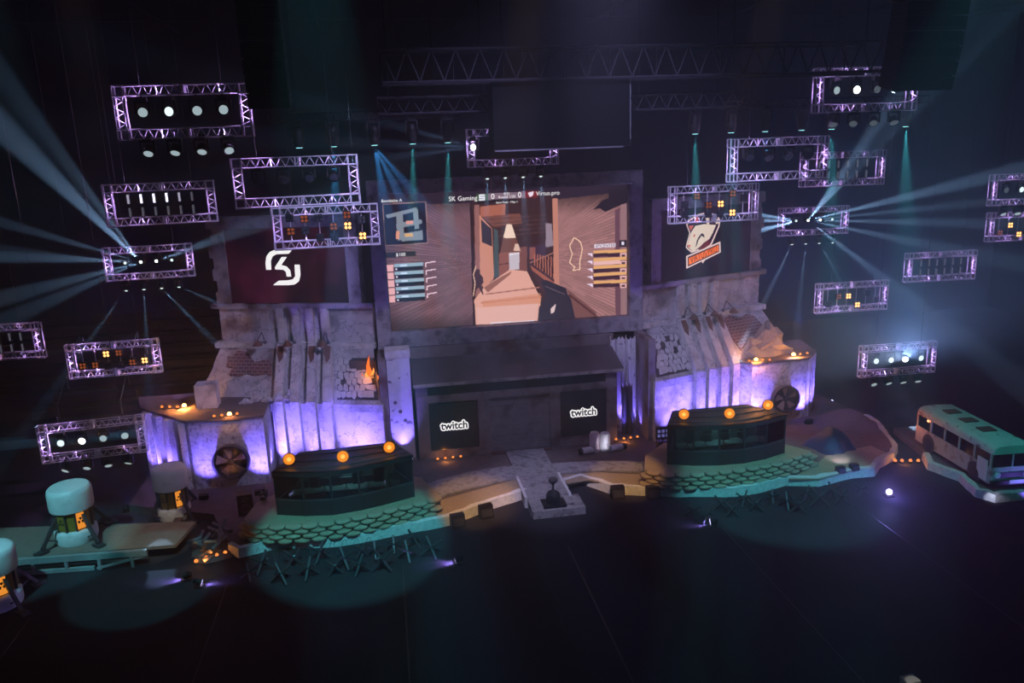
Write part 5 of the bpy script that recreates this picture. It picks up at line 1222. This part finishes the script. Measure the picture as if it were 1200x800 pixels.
def profile_proto():
    e = empty('profile_light')
    MB().box((0, 0, 0.54), (0.32, 0.24, 0.14)).build('base', BLACK, e); MB().box((-0.21, 0, 0.25), (0.05, 0.14, 0.5)).box((0.21, 0, 0.25), (0.05, 0.14, 0.5)).box((0, 0, 0.47), (0.42, 0.14, 0.06)).build('yoke', BLACK, e)
    MB().lathe([(0.10, 0.38), (0.17, 0.30), (0.19, 0.0), (0.17, -0.22), (0.13, -0.34)], 12).build('head', BLACK, e, smooth=True)
    MB().tube((0, 0, -0.335), (0, 0, -0.35), 0.11, n=10).build('lens', emit('teal_lens', (0.35, 0.9, 1.0), 3.0), e); return e
pp = profile_proto(); firstp = True
PROF = [(350, 165, None), (390, 160, 'b'), (438, 158, 'f'), (483, 158, 't'), (524, 152, 't'), (815, 145, 't'), (857, 148, 't'), (897, 145, 'b'), (940, 140, 'r'), (975, 142, 't'), (1062, 140, 't')]
SPOTS = []
for x, y, k in PROF:
    p = py(x, y, 30.0); p[2] = 15.05
    o = pp if firstp else copy_tree(pp); firstp = False
    put(o, p, 0.0); wd = 'barrel' if x < 600 else 'bus'
    tag(o, 'black profile light on the %s-side pipe truss, %s from the black box' % (wd, ORD[sorted([q[0] for q in PROF if (q[0] < 600) == (x < 600)], key=lambda v: abs(v - 660)).index(x)]), 'stage light', 'profile lights on the %s side' % wd)
    q = (p[0], p[1], p[2] - 0.40)
    if k == 't': SPOTS.append((q, tuple(gz(x + 5, 930, 0)), (0.05, 0.55, 0.62), 3600, 9))
    if k == 'b': SPOTS.append((q, tuple(gz(x + 25, 930, 0)), (0.06, 0.42, 0.9), 3600, 10))
    if k == 'f':
        for dx in (0.4, 1.6, 2.8): SPOTS.append((q, (p[0] + dx, p[1] - 5.0, 11.0), (0.06, 0.38, 0.95), 3000, 9))
    if k == 'r': SPOTS.append((q, (p[0] + 4, p[1] - 2, 13.0), (0.10, 0.45, 0.95), 1500, 14))
def line_array(p, n, w, label):
    e = empty('speaker_array', p, label=label, cat='speaker')
    for k in range(n):
        c = MB().box((0, 0.02 * k * k * 0.3, -0.36 * k), (w, 0.7, 0.34), rot=Matrix.Rotation(0.035 * k, 3, 'X')).build('cabinet', BLACK, e)
        MB().box((0, -0.36 + 0.006 * k * k, -0.36 * k), (w * 0.9, 0.02, 0.26)).build('grille', DARKW, c)
    MB().box((0, 0, 0.30), (w, 0.5, 0.12)).build('rigging_bar', BLACK, e)
    MB().tube((0, 0, 0.35), (0, 0, 24.0 - p[2]), 0.03, n=4).build('hanging_chain', BLACK, e)
line_array((-8.25, 20.0, 18.7), 9, 0.95, 'tall black loudspeaker array hanging on the barrel side'); line_array((8.75, 20.0, 18.7), 9, 1.75, 'wide black loudspeaker array hanging on the bus side')
e = empty('hanging_box', (0.2, 26.0, 14.34), label='large black draped box hanging over the centre of the stage', cat='box')
MB().box((0, 0.6, 1.08), (4.55, 1.2, 2.16)).build('drape', mat('black_velvet', (0.004, 0.004, 0.005), 1.0, spec=0.0), e); MB().box((-0.1, -0.01, 0.02), (4.3, 0.05, 0.05)).build('lower_bar', STEEL, e); MB().box((2.29, 0.02, 1.2), (0.04, 0.05, 1.9)).build('edge_bar', STEEL, e)
for s_ in (-1, 1): MB().tube((s_ * 1.8, 0.6, 2.16), (s_ * 1.8, 0.6, 9.6), 0.02, n=4).build('hanging_cable', DTRUSS, e)

# ------------------------------------------------------------------ seating behind the barrel-side wing
st = empty('seating_stand', (-24, 43, 0), label='dark tiered seating stand behind the truss frames on the barrel side', cat='stand')
SEATM = mat('seat_plum', (0.055, 0.03, 0.05), 0.8, var=0.3); STEP = mat('stand_step', (0.05, 0.045, 0.055), 0.9)
for k in range(9):
    MB().box((0, 0.9 * k, 0.25 + 0.28 * k), (18, 0.9, 0.5 + 0.56 * k)).build('tier', STEP, st)
    for j in range(4):
        x0 = -8.6 + 4.4 * j
        MB().box((x0 + 1.9, 0.9 * k + 0.2, 0.5 + 0.56 * k + 0.22), (3.7, 0.12, 0.42)).build('seat_row', SEATM, st)
for j in range(2):
    for k in (1, 4):
        x = 0.2 + 3.2 * j
        MB().tube((x, 0.9 * k, 0.5 + 0.56 * k), (x, 0.9 * k, 1.3 + 0.56 * k), 0.03).tube((x, 0.9 * k, 1.3 + 0.56 * k), (x, 0.9 * (k + 2), 1.3 + 0.56 * (k + 2)), 0.03).tube((x, 0.9 * (k + 2), 1.3 + 0.56 * (k + 2)), (x, 0.9 * (k + 2), 0.5 + 0.56 * (k + 2)), 0.03).build('handrail', STEELP, st)

# white chair back at the edge of the hall floor
e = empty('white_box', tuple(gz(1065, 812, 0)), 0.1, 'small white case standing on the dark hall floor far from the stage', 'box')
MB().box((0, 0, 0.2), (0.38, 0.3, 0.4)).build('body', WHITEP, e); MB().box((0, 0, 0.42), (0.40, 0.32, 0.05)).build('lid', WHITEP, e)
link_light('work_light', 'SPOT', (7.4, 15.0, 4.0), (1.0, 0.9, 0.8), 160, tuple(gz(1065, 812, 0)), 8, 0.5, 0.05)

# ------------------------------------------------------------------ moving-light beams in the haze
def beam(key, loc, px, dY, power, size, color=ICE):
    power *= {'A4': 0.5, 'A13': 0.85}.get(key, 1.0)
    p = np.array(FRM[key](*loc)); t = py(px[0], px[1], p[1] + dY)
    d = Vector(t - p).normalized(); q = p + np.array(d) * 0.25
    SPOTS.append((tuple(q), tuple(t), color, power, size))
for px, pw, sz in (((60, 205), 26000, 6), ((95, 215), 14000, 4), ((0, 260), 12000, 4), ((-10, 300), 20000, 5), ((20, 345), 9000, 6), ((60, 352), 6000, 5)): beam('A4', (-0.35, -0.1, 0.05), px, -7, pw, sz)
beam('A4', (-1.05, -0.1, 0.05), (20, 292), -5, 9000, 3)
beam('A4', (0.35, -0.1, 0.05), (260, 278), -4, 7000, 6)
for i, (px, pw) in enumerate((((104, 400), 14000), ((172, 400), 10000), ((246, 395), 16000), ((262, 358), 6000))): beam('A4', (-1.2 + 0.8 * i, -0.1, -1.25), px, -3, pw * 0.5, 4.5)
for px, pw, sz in (((1190, 200), 70000, 6), ((1200, 232), 46000, 4), ((1190, 262), 46000, 5), ((1150, 300), 30000, 6), ((990, 205), 9000, 6), ((1040, 330), 14000, 5)): beam('A13', (-0.35, -0.1, 0.05), px, -7, pw, sz)
for px, pw, sz in (((800, 238), 24000, 4), ((800, 258), 24000, 4), ((800, 292), 26000, 5)): beam('A13', (-0.9, -0.1, 0.05), px, -6, pw, sz)
for i, (px, pw) in enumerate((((897, 350), 14000), ((938, 345), 9000), ((996, 350), 16000), ((1030, 320), 7000))): beam('A13', (-1.2 + 0.8 * i, -0.1, -1.25), px, -3, pw * 0.5, 4.5)
beam('A9', (-0.4, -0.1, 0.1), (1022, -20), 2, 4000, 16, (0.30, 0.62, 0.85)); beam('A1', (-0.4, -0.1, 0.1), (150, -10), 1, 9000, 9, (0.12, 0.40, 0.65)); beam('A1', (1.2, -0.1, 0.1), (315, 88), 0.5, 3500, 14, (0.12, 0.40, 0.65))
for px in ((430, 138), (440, 168), (430, 188)): beam('AC', (-1.75, -0.4, 0.05), px, -2, 2500, 7, (0.3, 0.5, 0.95))
for i in range(4): beam('AC', (-1.2 + 0.8 * i, -0.1, -1.25), (565 + 27 * i, 400), -9.0, 900, 8)
beam('A7', (-0.4, -0.1, 0.0), (0, 520), -2, 1500, 14, (0.10, 0.45, 0.75)); beam('A7', (-0.4, -0.1, 0.0), (170, 505), -1, 900, 14, (0.10, 0.45, 0.75))
beam('A18', (0.4, -0.15, 0.0), (1075, 370), -3, 600, 60, (0.30, 0.48, 1.0)); beam('A18', (0.4, -0.15, 0.0), (1000, 405), -4, 600, 25, (0.45, 0.62, 1.0))
for p, t, c, pw, sz in SPOTS: link_light('beam', 'SPOT', p, c, pw, t, sz, 0.6, 0.04)
